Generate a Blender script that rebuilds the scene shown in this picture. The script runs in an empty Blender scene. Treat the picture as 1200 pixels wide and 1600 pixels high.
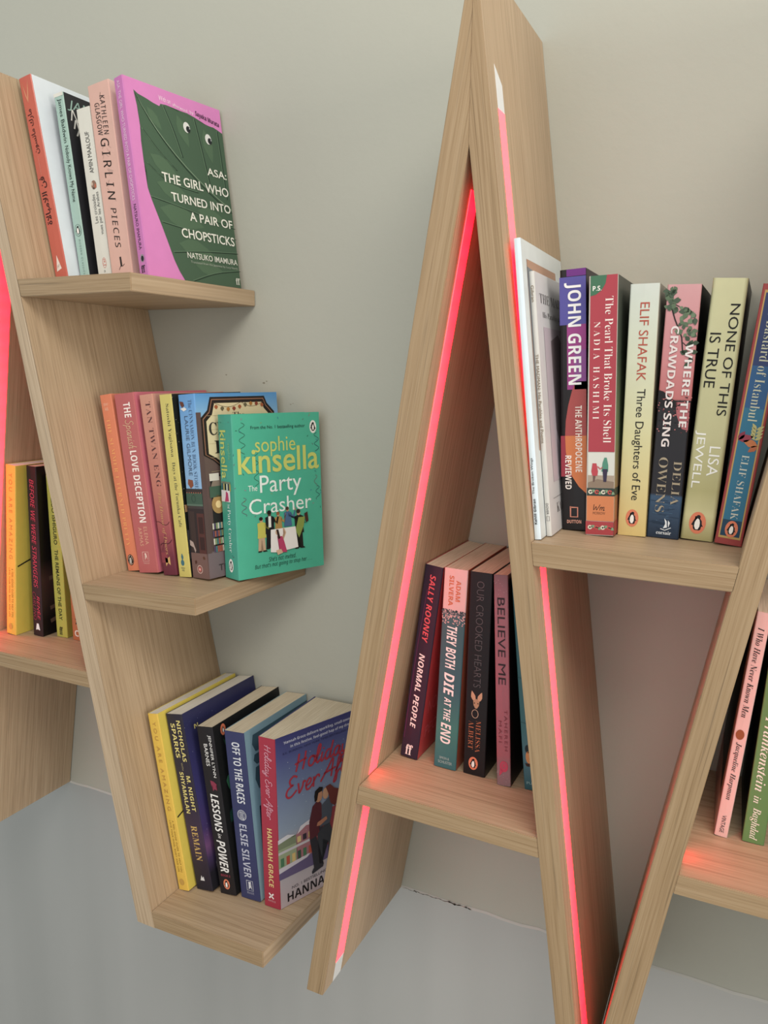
import bpy, bmesh, math, random
from mathutils import Matrix, Vector
random.seed(7)
scene = bpy.context.scene
COL = scene.collection
PI = math.pi

# ------------------------------------------------------------------ camera
CT = 0.80                                   # height of the joint where the letters end and the lower wall panel begins
cam = bpy.data.cameras.new('camera')
cam.sensor_fit = 'AUTO'; cam.sensor_width = 36.0
cam.lens = 1222.0 / 1600.0 * 36.0
cam.clip_start = 0.01
cam_o = bpy.data.objects.new('camera', cam); COL.objects.link(cam_o)
yaw, pitch, roll = math.radians(25.8), math.radians(-10.08), math.radians(0.5)
fwd0 = Vector((-math.sin(yaw), math.cos(yaw), 0)); right0 = Vector((math.cos(yaw), math.sin(yaw), 0)); up0 = Vector((0, 0, 1))
fwd = math.cos(pitch) * fwd0 + math.sin(pitch) * up0
up_ = -math.sin(pitch) * fwd0 + math.cos(pitch) * up0
rgt = math.cos(roll) * right0 + math.sin(roll) * up_
upv = -math.sin(roll) * right0 + math.cos(roll) * up_
mw = Matrix((rgt, upv, -fwd)).transposed().to_4x4()
mw.translation = Vector((0, -0.589, CT + 0.6108))
cam_o.matrix_world = mw
scene.camera = cam_o

# ------------------------------------------------------------------ light and exposure
scene.view_settings.view_transform = 'Standard'
scene.view_settings.look = 'None'
scene.view_settings.gamma = 1.0
scene.view_settings.use_curve_mapping = False
scene.view_settings.exposure = 0.0
w = bpy.data.worlds.new('room_ambience'); scene.world = w; w.use_nodes = True
bg = w.node_tree.nodes['Background']
bg.inputs[0].default_value = (0.93, 0.97, 1.0, 1); bg.inputs[1].default_value = 0.37

def area(name, loc, target, sx, sy, power, col):
    l = bpy.data.lights.new(name, 'AREA'); l.shape = 'RECTANGLE'; l.size = sx; l.size_y = sy
    l.energy = power; l.color = col
    o = bpy.data.objects.new(name, l); COL.objects.link(o); o.location = loc
    o.rotation_euler = (Vector(target) - Vector(loc)).to_track_quat('-Z', 'Y').to_euler()
    return o
area('ceiling_panel_lamp', (0.55, -1.05, 2.65), (-0.15, 0.1, 1.2), 1.2, 0.6, 23, (1.0, 0.96, 0.87))
area('ceiling_panel_lamp', (-0.2, -2.6, 2.9), (-0.2, 0.1, 1.2), 2.0, 1.0, 10, (1.0, 0.94, 0.84))
area('side_fill', (2.6, -1.2, 1.4), (-0.2, 0.1, 1.2), 1.2, 1.4, 38, (1.0, 0.92, 0.81))  # added fill out of view at right, brightens the right-facing panels; no actual window
area('shop_front', (-0.6, -3.6, 1.5), (-0.3, 0.1, 1.2), 3.0, 2.2, 27, (0.93, 0.97, 1.0))
area('far_window', (-2.9, -1.6, 1.6), (-0.4, 0.1, 1.2), 1.2, 1.6, 7, (0.70, 0.97, 1.0))

# ------------------------------------------------------------------ helpers
def lin(h):
    c = [int(h[i:i + 2], 16) / 255 for i in (0, 2, 4)]
    c = [(x / 12.92 if x <= 0.04045 else ((x + 0.055) / 1.055) ** 2.4) for x in c]
    y = 0.3 * c[0] + 0.6 * c[1] + 0.1 * c[2]
    return tuple(x * 0.9 + y * 0.1 for x in c)
def tag(o, label=None, cat=None, group=None, kind=None):
    if label: o['label'] = label
    if cat: o['category'] = cat
    if group: o['group'] = group
    if kind: o['kind'] = kind
    return o
def empty(name, loc=(0, 0, 0), rot=(0, 0, 0)):
    o = bpy.data.objects.new(name, None); COL.objects.link(o)
    o.location = loc; o.rotation_euler = rot; o.empty_display_size = 0.02
    return o
def link(name, me, parent=None):
    o = bpy.data.objects.new(name, me); COL.objects.link(o)
    if parent: o.parent = parent
    return o

# ------------------------------------------------------------------ materials
def new_mat(name):
    m = bpy.data.materials.new(name); m.use_nodes = True
    nt = m.node_tree; return m, nt, nt.nodes['Principled BSDF']
def N(nt, t, **kw):
    n = nt.nodes.new(t)
    for k, v in kw.items(): setattr(n, k, v)
    return n
_ink = {}
def ink(h, rough=0.5, metal=0.0):
    k = (h, rough, metal)
    if k not in _ink:
        m, nt, b = new_mat('ink_' + h)
        b.inputs['Base Color'].default_value = (*lin(h), 1); b.inputs['Roughness'].default_value = rough
        b.inputs['Metallic'].default_value = metal; b.inputs['Specular IOR Level'].default_value = 0.25
        _ink[k] = m
    return _ink[k]
_cov = {}
def cover_mat(spec, h, rough=0.42, metal=0.0):
    """printed card: one colour, or stops (f from the top, colour) along the height of the book"""
    if isinstance(spec, str): spec = [(0, spec)]
    k = (tuple(spec), round(h, 4), rough, metal)
    if k in _cov: return _cov[k]
    m, nt, b = new_mat('cover_card')
    tc = N(nt, 'ShaderNodeTexCoord'); no = N(nt, 'ShaderNodeTexNoise')
    no.inputs['Scale'].default_value = 60; no.inputs['Detail'].default_value = 4
    nt.links.new(tc.outputs['Object'], no.inputs['Vector'])
    if len(spec) > 1:
        sep = N(nt, 'ShaderNodeSeparateXYZ'); nt.links.new(tc.outputs['Object'], sep.inputs[0])
        mr = N(nt, 'ShaderNodeMapRange'); mr.inputs['From Min'].default_value = h; mr.inputs['From Max'].default_value = 0
        nt.links.new(sep.outputs['Z'], mr.inputs['Value'])
        cr = N(nt, 'ShaderNodeValToRGB'); el = cr.color_ramp.elements
        el[0].position, el[0].color = spec[0][0], (*lin(spec[0][1]), 1)
        el[1].position, el[1].color = spec[-1][0], (*lin(spec[-1][1]), 1)
        for f, c in spec[1:-1]:
            e = el.new(f); e.color = (*lin(c), 1)
        nt.links.new(mr.outputs[0], cr.inputs[0]); colr = cr.outputs[0]
    else:
        rgb = N(nt, 'ShaderNodeRGB'); rgb.outputs[0].default_value = (*lin(spec[0][1]), 1); colr = rgb.outputs[0]
    hsv = N(nt, 'ShaderNodeHueSaturation'); nt.links.new(colr, hsv.inputs['Color'])
    v = N(nt, 'ShaderNodeMapRange'); v.inputs['To Min'].default_value = 0.93; v.inputs['To Max'].default_value = 1.05
    nt.links.new(no.outputs['Fac'], v.inputs['Value']); nt.links.new(v.outputs[0], hsv.inputs['Value'])
    nt.links.new(hsv.outputs[0], b.inputs['Base Color'])
    b.inputs['Roughness'].default_value = rough; b.inputs['Metallic'].default_value = metal; b.inputs['Specular IOR Level'].default_value = 0.32
    _cov[k] = m; return m

def wood_mat(name, tint, sat):
    m, nt, b = new_mat(name)
    uv = N(nt, 'ShaderNodeUVMap')
    def noise(sx, sy, detail=5, dist=0.0, rough=0.55):
        mp = N(nt, 'ShaderNodeMapping'); mp.inputs['Scale'].default_value = (sx, sy, 1)
        nt.links.new(uv.outputs[0], mp.inputs[0])
        n = N(nt, 'ShaderNodeTexNoise'); n.inputs['Scale'].default_value = 1; n.inputs['Detail'].default_value = detail
        n.inputs['Distortion'].default_value = dist; n.inputs['Roughness'].default_value = rough
        nt.links.new(mp.outputs[0], n.inputs['Vector']); return n.outputs['Fac']
    fine, mid, broad = noise(16, 1100, 3), noise(3.5, 330, 4, 0.3), noise(1.4, 40, 3, 0.8)
    def mix(a, bb, f):
        x = N(nt, 'ShaderNodeMix', data_type='FLOAT'); x.inputs[0].default_value = f
        nt.links.new(a, x.inputs[2]); nt.links.new(bb, x.inputs[3]); return x.outputs[0]
    tot = mix(mix(mid, broad, 0.28), fine, 0.40)
    cr = N(nt, 'ShaderNodeValToRGB'); el = cr.color_ramp.elements
    el[0].position, el[0].color = 0.36, (0.37, 0.245, 0.135, 1)
    el[1].position, el[1].color = 0.62, (0.60, 0.435, 0.275, 1)
    e = el.new(0.50); e.color = (0.52, 0.365, 0.22, 1)
    nt.links.new(tot, cr.inputs[0])
    pore = noise(9, 620, 2)
    pr = N(nt, 'ShaderNodeMapRange'); pr.inputs['From Min'].default_value = 0.60; pr.inputs['From Max'].default_value = 0.74
    pr.inputs['To Min'].default_value = tint; pr.inputs['To Max'].default_value = tint * 0.66
    nt.links.new(pore, pr.inputs['Value'])
    hs = N(nt, 'ShaderNodeHueSaturation'); nt.links.new(cr.outputs[0], hs.inputs['Color']); nt.links.new(pr.outputs[0], hs.inputs['Value']); hs.inputs['Saturation'].default_value = sat
    nt.links.new(hs.outputs[0], b.inputs['Base Color'])
    b.inputs['Roughness'].default_value = 0.48
    bp = N(nt, 'ShaderNodeBump'); bp.inputs['Strength'].default_value = 0.12; bp.inputs['Distance'].default_value = 0.0006
    nt.links.new(tot, bp.inputs['Height']); nt.links.new(bp.outputs[0], b.inputs['Normal'])
    return m
OAK = wood_mat('oak_veneer', 0.90, 0.93)
OAK_EDGE = wood_mat('oak_edge_lipping', 0.64, 1.12)

def page_mat(name, base, dark):
    m, nt, b = new_mat(name)
    tc = N(nt, 'ShaderNodeTexCoord'); mp = N(nt, 'ShaderNodeMapping'); mp.inputs['Scale'].default_value = (2600, 25, 18)
    nt.links.new(tc.outputs['Object'], mp.inputs[0])
    n = N(nt, 'ShaderNodeTexNoise'); n.inputs['Scale'].default_value = 1; n.inputs['Detail'].default_value = 3
    nt.links.new(mp.outputs[0], n.inputs['Vector'])
    cr = N(nt, 'ShaderNodeValToRGB'); el = cr.color_ramp.elements
    el[0].position, el[0].color = 0.33, (*lin(dark), 1); el[1].position, el[1].color = 0.6, (*lin(base), 1)
    nt.links.new(n.outputs['Fac'], cr.inputs[0]); nt.links.new(cr.outputs[0], b.inputs['Base Color'])
    b.inputs['Roughness'].default_value = 0.9
    return m
PAGES = page_mat('page_paper', 'D9CBB2', 'BCAA8C')
PAGES_WHITE = page_mat('white_page_paper', 'E6E2D8', 'CFC8BA')

def led_mat():
    m, nt, b = new_mat('lit_diffuser')
    tc = N(nt, 'ShaderNodeTexCoord'); sep = N(nt, 'ShaderNodeSeparateXYZ'); nt.links.new(tc.outputs['Object'], sep.inputs[0])
    mu = N(nt, 'ShaderNodeMath', operation='MULTIPLY'); mu.inputs[1].default_value = 2 * PI / 0.0167
    nt.links.new(sep.outputs['Z'], mu.inputs[0])
    si = N(nt, 'ShaderNodeMath', operation='SINE'); nt.links.new(mu.outputs[0], si.inputs[0])
    mr = N(nt, 'ShaderNodeMapRange'); mr.inputs['From Min'].default_value = -1; mr.inputs['To Min'].default_value = LED * 0.86; mr.inputs['To Max'].default_value = LED * 1.16
    nt.links.new(si.outputs[0], mr.inputs['Value'])
    b.inputs['Base Color'].default_value = (0.34, 0.33, 0.36, 1); b.inputs['Roughness'].default_value = 0.5
    b.inputs['Emission Color'].default_value = (1.0, 0.002, 0.012, 1)
    nt.links.new(mr.outputs[0], b.inputs['Emission Strength'])
    return m
LED = 5.2
LIT = led_mat()
m, nt, b = new_mat('white_diffuser_plastic'); b.inputs['Base Color'].default_value = (0.78, 0.79, 0.8, 1); b.inputs['Roughness'].default_value = 0.4
UNLIT = m

def paint_mat(name, col, var, rough, bump, scale=3.0):
    m, nt, b = new_mat(name)
    tc = N(nt, 'ShaderNodeTexCoord')
    n = N(nt, 'ShaderNodeTexNoise'); n.inputs['Scale'].default_value = scale; n.inputs['Detail'].default_value = 5
    nt.links.new(tc.outputs['Object'], n.inputs['Vector'])
    mr = N(nt, 'ShaderNodeMapRange'); mr.inputs['To Min'].default_value = 1 - var; mr.inputs['To Max'].default_value = 1 + var
    nt.links.new(n.outputs['Fac'], mr.inputs['Value'])
    rgb = N(nt, 'ShaderNodeRGB'); rgb.outputs[0].default_value = (*col, 1)
    hs = N(nt, 'ShaderNodeHueSaturation'); nt.links.new(rgb.outputs[0], hs.inputs['Color']); nt.links.new(mr.outputs[0], hs.inputs['Value'])
    nt.links.new(hs.outputs[0], b.inputs['Base Color']); b.inputs['Roughness'].default_value = rough
    n2 = N(nt, 'ShaderNodeTexNoise'); n2.inputs['Scale'].default_value = 130; n2.inputs['Detail'].default_value = 3
    nt.links.new(tc.outputs['Object'], n2.inputs['Vector'])
    bp = N(nt, 'ShaderNodeBump'); bp.inputs['Strength'].default_value = bump; bp.inputs['Distance'].default_value = 0.001
    nt.links.new(n2.outputs['Fac'], bp.inputs['Height']); nt.links.new(bp.outputs[0], b.inputs['Normal'])
    return m
WALL = paint_mat('wall_paint', (0.448, 0.442, 0.378), 0.05, 0.75, 0.25)
def panel_mat():
    m, nt, b = new_mat('satin_panel')
    tc = N(nt, 'ShaderNodeTexCoord'); mp = N(nt, 'ShaderNodeMapping'); mp.inputs['Scale'].default_value = (9, 9, 0.5)
    nt.links.new(tc.outputs['Object'], mp.inputs[0])
    n = N(nt, 'ShaderNodeTexNoise'); n.inputs['Scale'].default_value = 1; n.inputs['Detail'].default_value = 2
    nt.links.new(mp.outputs[0], n.inputs['Vector'])
    cr = N(nt, 'ShaderNodeValToRGB'); el = cr.color_ramp.elements
    el[0].position, el[0].color = 0.3, (0.47, 0.466, 0.45, 1); el[1].position, el[1].color = 0.7, (0.54, 0.532, 0.515, 1)
    nt.links.new(n.outputs['Fac'], cr.inputs[0]); nt.links.new(cr.outputs[0], b.inputs['Base Color'])
    b.inputs['Metallic'].default_value = 0.55; b.inputs['Roughness'].default_value = 0.34
    bp = N(nt, 'ShaderNodeBump'); bp.inputs['Strength'].default_value = 0.10; bp.inputs['Distance'].default_value = 0.004
    nt.links.new(n.outputs['Fac'], bp.inputs['Height']); nt.links.new(bp.outputs[0], b.inputs['Normal'])
    return m
PANEL = panel_mat()
FLOOR = paint_mat('floor_vinyl', (0.50, 0.50, 0.48), 0.08, 0.45, 0.05)
CAULK = paint_mat('caulk', (0.55, 0.54, 0.50), 0.08, 0.7, 0.3)

# ------------------------------------------------------------------ room
WY = 0.188                                  # the wall behind the shelves
def box_mesh(name, x0, x1, y0, y1, z0, z1, mat, bevel=0.0):
    bm = bmesh.new(); bmesh.ops.create_cube(bm, size=1)
    for v in bm.verts:
        v.co = Vector((x0 + (v.co.x + .5) * (x1 - x0), y0 + (v.co.y + .5) * (y1 - y0), z0 + (v.co.z + .5) * (z1 - z0)))
    if bevel: bmesh.ops.bevel(bm, geom=bm.edges[:], offset=bevel, segments=2, affect='EDGES')
    me = bpy.data.meshes.new(name); bm.to_mesh(me); bm.free(); me.materials.append(mat); return me
tag(link('wall_back', box_mesh('wall_back', -2.6, 2.2, WY, WY + 0.12, CT, 2.9, WALL)), kind='structure')
tag(link('floor', box_mesh('floor', -3.4, 3.0, -4.2, WY + 0.12, -0.05, 0, FLOOR)), kind='structure')
tag(link('wall_lower', box_mesh('wall_lower', -2.6, 2.2, WY - 0.0006, WY + 0.1, 0, CT, PANEL)), kind='structure')
# caulk bead where the painted wall meets the lower panel, torn open behind the second letter
bm = bmesh.new()
prev = None
for i in range(161):
    x = -1.6 + i * 0.02
    j = 0.0009 * math.sin(i * 1.7) + 0.0006 * math.sin(i * 4.1)
    a = bm.verts.new((x, WY - 0.0002, CT + 0.0022 + j)); c = bm.verts.new((x, WY - 0.0010, CT - 0.0008 + j))
    if prev: bm.faces.new((prev[0], a, c, prev[1]))
    prev = (a, c)
me = bpy.data.meshes.new('trim_1'); bm.to_mesh(me); bm.free(); me.materials.append(CAULK)
trim = tag(link('trim_1', me), kind='structure')
bm = bmesh.new()
for x0, x1, th in ((-0.345, -0.262, .00035), (-0.290, -0.270, .0013), (-0.268, -0.258, .0009), (-0.3315, -0.327, .0009)):
    up = []; lo = []; n = max(6, int((x1 - x0) / .002))
    for i in range(n + 1):
        x = x0 + (x1 - x0) * i / n; k = math.sin(PI * i / n) ** .6 * (0.55 + .45 * math.sin(i * 2.3 + x0 * 900))
        zc = CT + 0.0006 + .0006 * math.sin(i * .9)
        up.append(bm.verts.new((x, WY - 0.0014, zc + th * k))); lo.append(bm.verts.new((x, WY - 0.0016, zc - th * k)))
    for i in range(n): bm.faces.new((lo[i], lo[i + 1], up[i + 1], up[i]))
me = bpy.data.meshes.new('crack'); bm.to_mesh(me); bm.free(); me.materials.append(ink('2E2822', 0.9))
link('crack', me, trim)

# little scuffs on the paint under the upper stub shelf
bm = bmesh.new()
for cx, cz, r_ in ((-0.588, CT + 0.607, .0011), (-0.534, CT + 0.598, .0016), (-0.530, CT + 0.6, .001), (-0.497, CT + 0.574, .0008), (-0.494, CT + 0.575, .0006)):
    vs_ = [bm.verts.new((cx + r_ * (1 + .4 * math.sin(i * 2.1)) * math.cos(i * PI / 4), WY - 0.00015, cz + r_ * .7 * math.sin(i * PI / 4))) for i in range(8)]
    bm.faces.new(vs_)
me = bpy.data.meshes.new('scuff_marks'); bm.to_mesh(me); bm.free(); me.materials.append(ink('8A8474', 0.9))
link('scuff_marks', me, bpy.data.objects['wall_back'])['kind'] = 'stuff'

# ------------------------------------------------------------------ letter shelves (survey units: 0.589 mm)
S = 0.000589
def X_(x): return x * S
def Z_(z): return CT + (z + 1037) * S
def uv_grain(me, g):
    g = Vector(g).normalized(); uvl = me.uv_layers.new(name='UVMap'); off = (random.random() * 5, random.random() * 5)
    for p in me.polygons:
        n = p.normal
        if abs(n.dot(g)) > 0.8:
            a = Vector((0, 1, 0)) if abs(n.y) < 0.7 else Vector((1, 0, 0)); uu, vv, sc = a, n.cross(a), 0.25
        else:
            vv = n.cross(g).normalized(); uu, sc = g, 1.0
        for li in p.loop_indices:
            c = me.vertices[me.loops[li].vertex_index].co
            uvl.data[li].uv = (c.dot(uu) * sc + off[0], c.dot(vv) * (1 if sc == 1 else .35) + off[1])
def board(name, poly, parent, grain, y0=0.0, y1=WY, slant=0.0, bevel=0.0007):
    """a board: outline in the plane of the wall, pushed through from front to wall"""
    bm = bmesh.new()
    n = len(poly); xr = max(p[0] for p in poly)
    a = [bm.verts.new((X_(p[0]), y0, Z_(p[1]))) for p in poly]
    c = [bm.verts.new((X_(p[0]) + (slant if p[0] > xr - 12 else 0), y1 - 0.0004, Z_(p[1]))) for p in poly]
    bm.faces.new(a); bm.faces.new(c[::-1])
    for i in range(n): bm.faces.new((a[i], c[i], c[(i + 1) % n], a[(i + 1) % n]))
    bmesh.ops.recalc_face_normals(bm, faces=bm.faces[:])
    bmesh.ops.bevel(bm, geom=bm.edges[:], offset=bevel, segments=2, affect='EDGES', clamp_overlap=True)
    me = bpy.data.meshes.new(name); bm.to_mesh(me); bm.free(); me.materials.append(OAK); me.materials.append(OAK_EDGE); uv_grain(me, grain)
    for p in me.polygons:
        if p.normal.y < -0.9: p.material_index = 1
    return link(name, me, parent)
def strip(parent, p0, p1, side, y0=34, y1=62, cap0=0, cap1=0):
    """light strip let into the face of a leg, p0 (low) to p1 (high); cap: length of unlit plastic at an end"""
    d = Vector((p1[0] - p0[0], p1[1] - p0[1])); L = d.length; d /= L; nrm = Vector((d.y, -d.x)) * side
    def seg(name, s0, s1, mat, taper=0):
        bm = bmesh.new(); q = []
        for s in (s0, s1):
            for k in (-1.2, 0.25):
                for yi, y in enumerate((y0, y1)):
                    ss = s + (taper if (s == s1 and yi == 0) else 0)
                    q.append(bm.verts.new((X_(p0[0] + d.x * ss + nrm.x * k), y * S, Z_(p0[1] + d.y * ss + nrm.y * k))))
        for f in ((0, 1, 3, 2), (4, 6, 7, 5), (0, 2, 6, 4), (1, 5, 7, 3), (2, 3, 7, 6), (0, 4, 5, 1)): bm.faces.new([q[i] for i in f])
        bmesh.ops.recalc_face_normals(bm, faces=bm.faces[:])
        me = bpy.data.meshes.new(name); bm.to_mesh(me); bm.free(); me.materials.append(mat); return me
    o = link('light_strip', seg('light_strip', cap0, L - cap1, LIT), parent)
    o['label'] = 'glowing pink red light strip'
    if cap0: link('end_cap', seg('end_cap', 0, cap0, UNLIT), o)
    if cap1: link('end_cap', seg('end_cap', L - cap1, L, UNLIT, 18), o)

# left letter with the three side shelves
A1 = tag(empty('letter_shelf', (X_(-1230), 0.09, CT)), 'oak letter-shaped shelf unit at left with three stub shelves on its right side', 'bookshelf')
def into(parent):                                     # parts are written in world numbers
    parent['_'] = 1
mi = {}
def xl1(z): return -1523 + .171 * (z + 1037)          # inner face of the left leg
def xr1(z): return -999 - .195 * (z + 1037)           # left face of the right leg
def xo1(z): return -957 - .2068 * (z + 1037)          # right face of the right leg
parts = []
def B(*a, **k): parts.append(board(*a, **k))
CURRENT = None
B('leg_panel', [(-999, -1037), (-957, -1037), (xo1(522), 522), (-1279, 522), (xr1(395), 395)], None, (xo1(522) + 957, 0, 1559))
B('leg_panel', [(-1523, -1037), (xr1(395) - .4, 394), (-1279.4, 522), (-1283, 522), (-1555, -1037)], None, (.171, 0, 1))
B('shelf_board', [(xl1(-551), -551), (xr1(-551), -551), (xr1(-582), -582), (xl1(-582), -582)], None, (1, 0, 0))
B('shelf_board', [(xo1(157), 157), (-942, 157), (-942, 127), (xo1(127), 127)], None, (1, 0, 0.0), slant=0.011)
B('shelf_board', [(xo1(-382), -382), (-834, -375), (-833, -405), (xo1(-412), -412)], None, (1, 0, 0.04), slant=0.012)
B('shelf_board', [(xo1(-1004), -1004), (-711, -998), (-711, -1030), (-958, -1037)], None, (1, 0, 0.02), slant=0.012)
for p in parts: p.parent = A1; p.matrix_parent_inverse = Matrix.Translation(-A1.location)
parts = []
def strips(root, *specs):
    before = set(o.name for o in bpy.data.objects)
    for sp in specs: strip(None, *sp[0], **sp[1])
    for o in bpy.data.objects:
        if o.name not in before and o.parent is None and o is not root:
            o.parent = root; o.matrix_parent_inverse = Matrix.Translation(-root.location)
strips(A1, (((xl1(-549), -549), (xl1(345), 345), 1), dict(y0=50, y1=81)), (((xl1(-1000), -1000), (xl1(-584), -584), 1), dict(cap0=22)))

# the middle letter, joined on to the next strokes at right
A2 = tag(empty('letter_shelf', (X_(-250), 0.09, CT)), 'oak letter-shaped shelf unit in the middle with zigzag legs and pink light strips', 'bookshelf')
def xl2(z): return -591 + .169 * (z + 1037)
def xi2(z): return -185 - .1382 * (z + 1037)
def xo2(z): return -155.5 - .136 * (z + 1037)
def xv0(z): return -151 + .172 * (z + 1037)
def xv1(z): return -119 + .169 * (z + 1037)
B('leg_panel', [(-591, -1037), (-368.5, 286), (-367.5, 517), (-369.5, 517), (-622.5, -1037)], None, (.169, 0, 1))
B('leg_panel', [(-185, -1037), (-155.5, -1037), (xo2(517), 517), (-367.3, 517), (-368.3, 290)], None, (-.137, 0, 1))
B('leg_panel', [(-155.2, -1037), (-119, -1037), (117, 358), (117, 517), (115, 517)], None, (.17, 0, 1))
B('leg_panel', [(330, -1037), (300, -1037), (117.5, 362), (117.5, 517), (121, 517)], None, (-.137, 0, 1))
B('shelf_board', [(xl2(-635), -635), (xi2(-644), -644), (xi2(-674), -674), (xl2(-667), -667)], None, (1, 0, -.03))
B('shelf_board', [(xo2(-220), -220), (xv0(-224), -224), (xv0(-256), -256), (xo2(-252), -252)], None, (1, 0, -.015))
B('shelf_board', [(xv1(-642), -642), (300 - .1305 * 395, -642), (300 - .1305 * 366, -671), (xv1(-671), -671)], None, (1, 0, 0))
for p in parts: p.parent = A2; p.matrix_parent_inverse = Matrix.Translation(-A2.location)
parts = []
strips(A2, (((xl2(-633), -633), (xl2(240), 240), 1), {}), (((xl2(-1036), -1036), (xl2(-669), -669), 1), dict(cap0=40)),
       (((xo2(-217), -217), (xo2(372), 372), 1), dict(cap1=36)), (((xo2(-1010), -1010), (xo2(-255), -255), 1), {}),
       (((xv1(-639), -639), (xv1(300), 300), 1), {}))

# ------------------------------------------------------------------ lettering
def alpha(u, l, d=None):
    t = {}
    for i in range(26):
        if u: t[chr(65 + i)] = chr(u + i)
        if l: t[chr(97 + i)] = chr(l + i)
    if d:
        for i in range(10): t[chr(48 + i)] = chr(d + i)
    return t
STY = {'s': ({}, 0), 'm': ({}, 0.012), 'n': ({}, -0.012),
       'b': (alpha(0x1D5D4, 0x1D5EE, 0x1D7EC), 0), 'k': (alpha(0x1D5D4, 0x1D5EE, 0x1D7EC), 0.02), 'i': (alpha(0x1D63C, 0x1D656), 0),
       'f': (alpha(0x1D400, 0x1D41A, 0x1D7CE), -0.014), 'F': (alpha(0x1D400, 0x1D41A, 0x1D7CE), 0), 'fi': (alpha(0x1D468, 0x1D482), -0.008),
       'sc': (alpha(0x1D4D0, 0x1D4EA), 0.006), 'ty': (alpha(0x1D670, 0x1D68A), 0.0), 'it': (alpha(0x1D608, 0x1D622), 0)}
_txt = {}
def text_geo(body, style, sp=1.0):
    k = (body, style, sp)
    if k in _txt: return _txt[k]
    mp, off = STY[style]
    c = bpy.data.curves.new('lettering', 'FONT'); c.body = ''.join(mp.get(ch, ch) for ch in body)
    c.offset = off; c.resolution_u = 3; c.space_character = sp
    o = bpy.data.objects.new('lettering', c)
    me = bpy.data.meshes.new_from_object(o)
    vs = [(v.co.x, v.co.y) for v in me.vertices]; fs = [tuple(p.vertices) for p in me.polygons]
    if not vs: vs = [(0, 0), (1, 0), (1, 1)]; fs = []
    bpy.data.objects.remove(o); bpy.data.curves.remove(c); bpy.data.meshes.remove(me)
    x0 = min(v[0] for v in vs); x1 = max(v[0] for v in vs); y0 = min(v[1] for v in vs); y1 = max(v[1] for v in vs)
    vs = [((x - x0) / (x1 - x0), (y - y0) / (y1 - y0)) for x, y in vs]
    _txt[k] = (vs, fs); return _txt[k]

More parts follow.
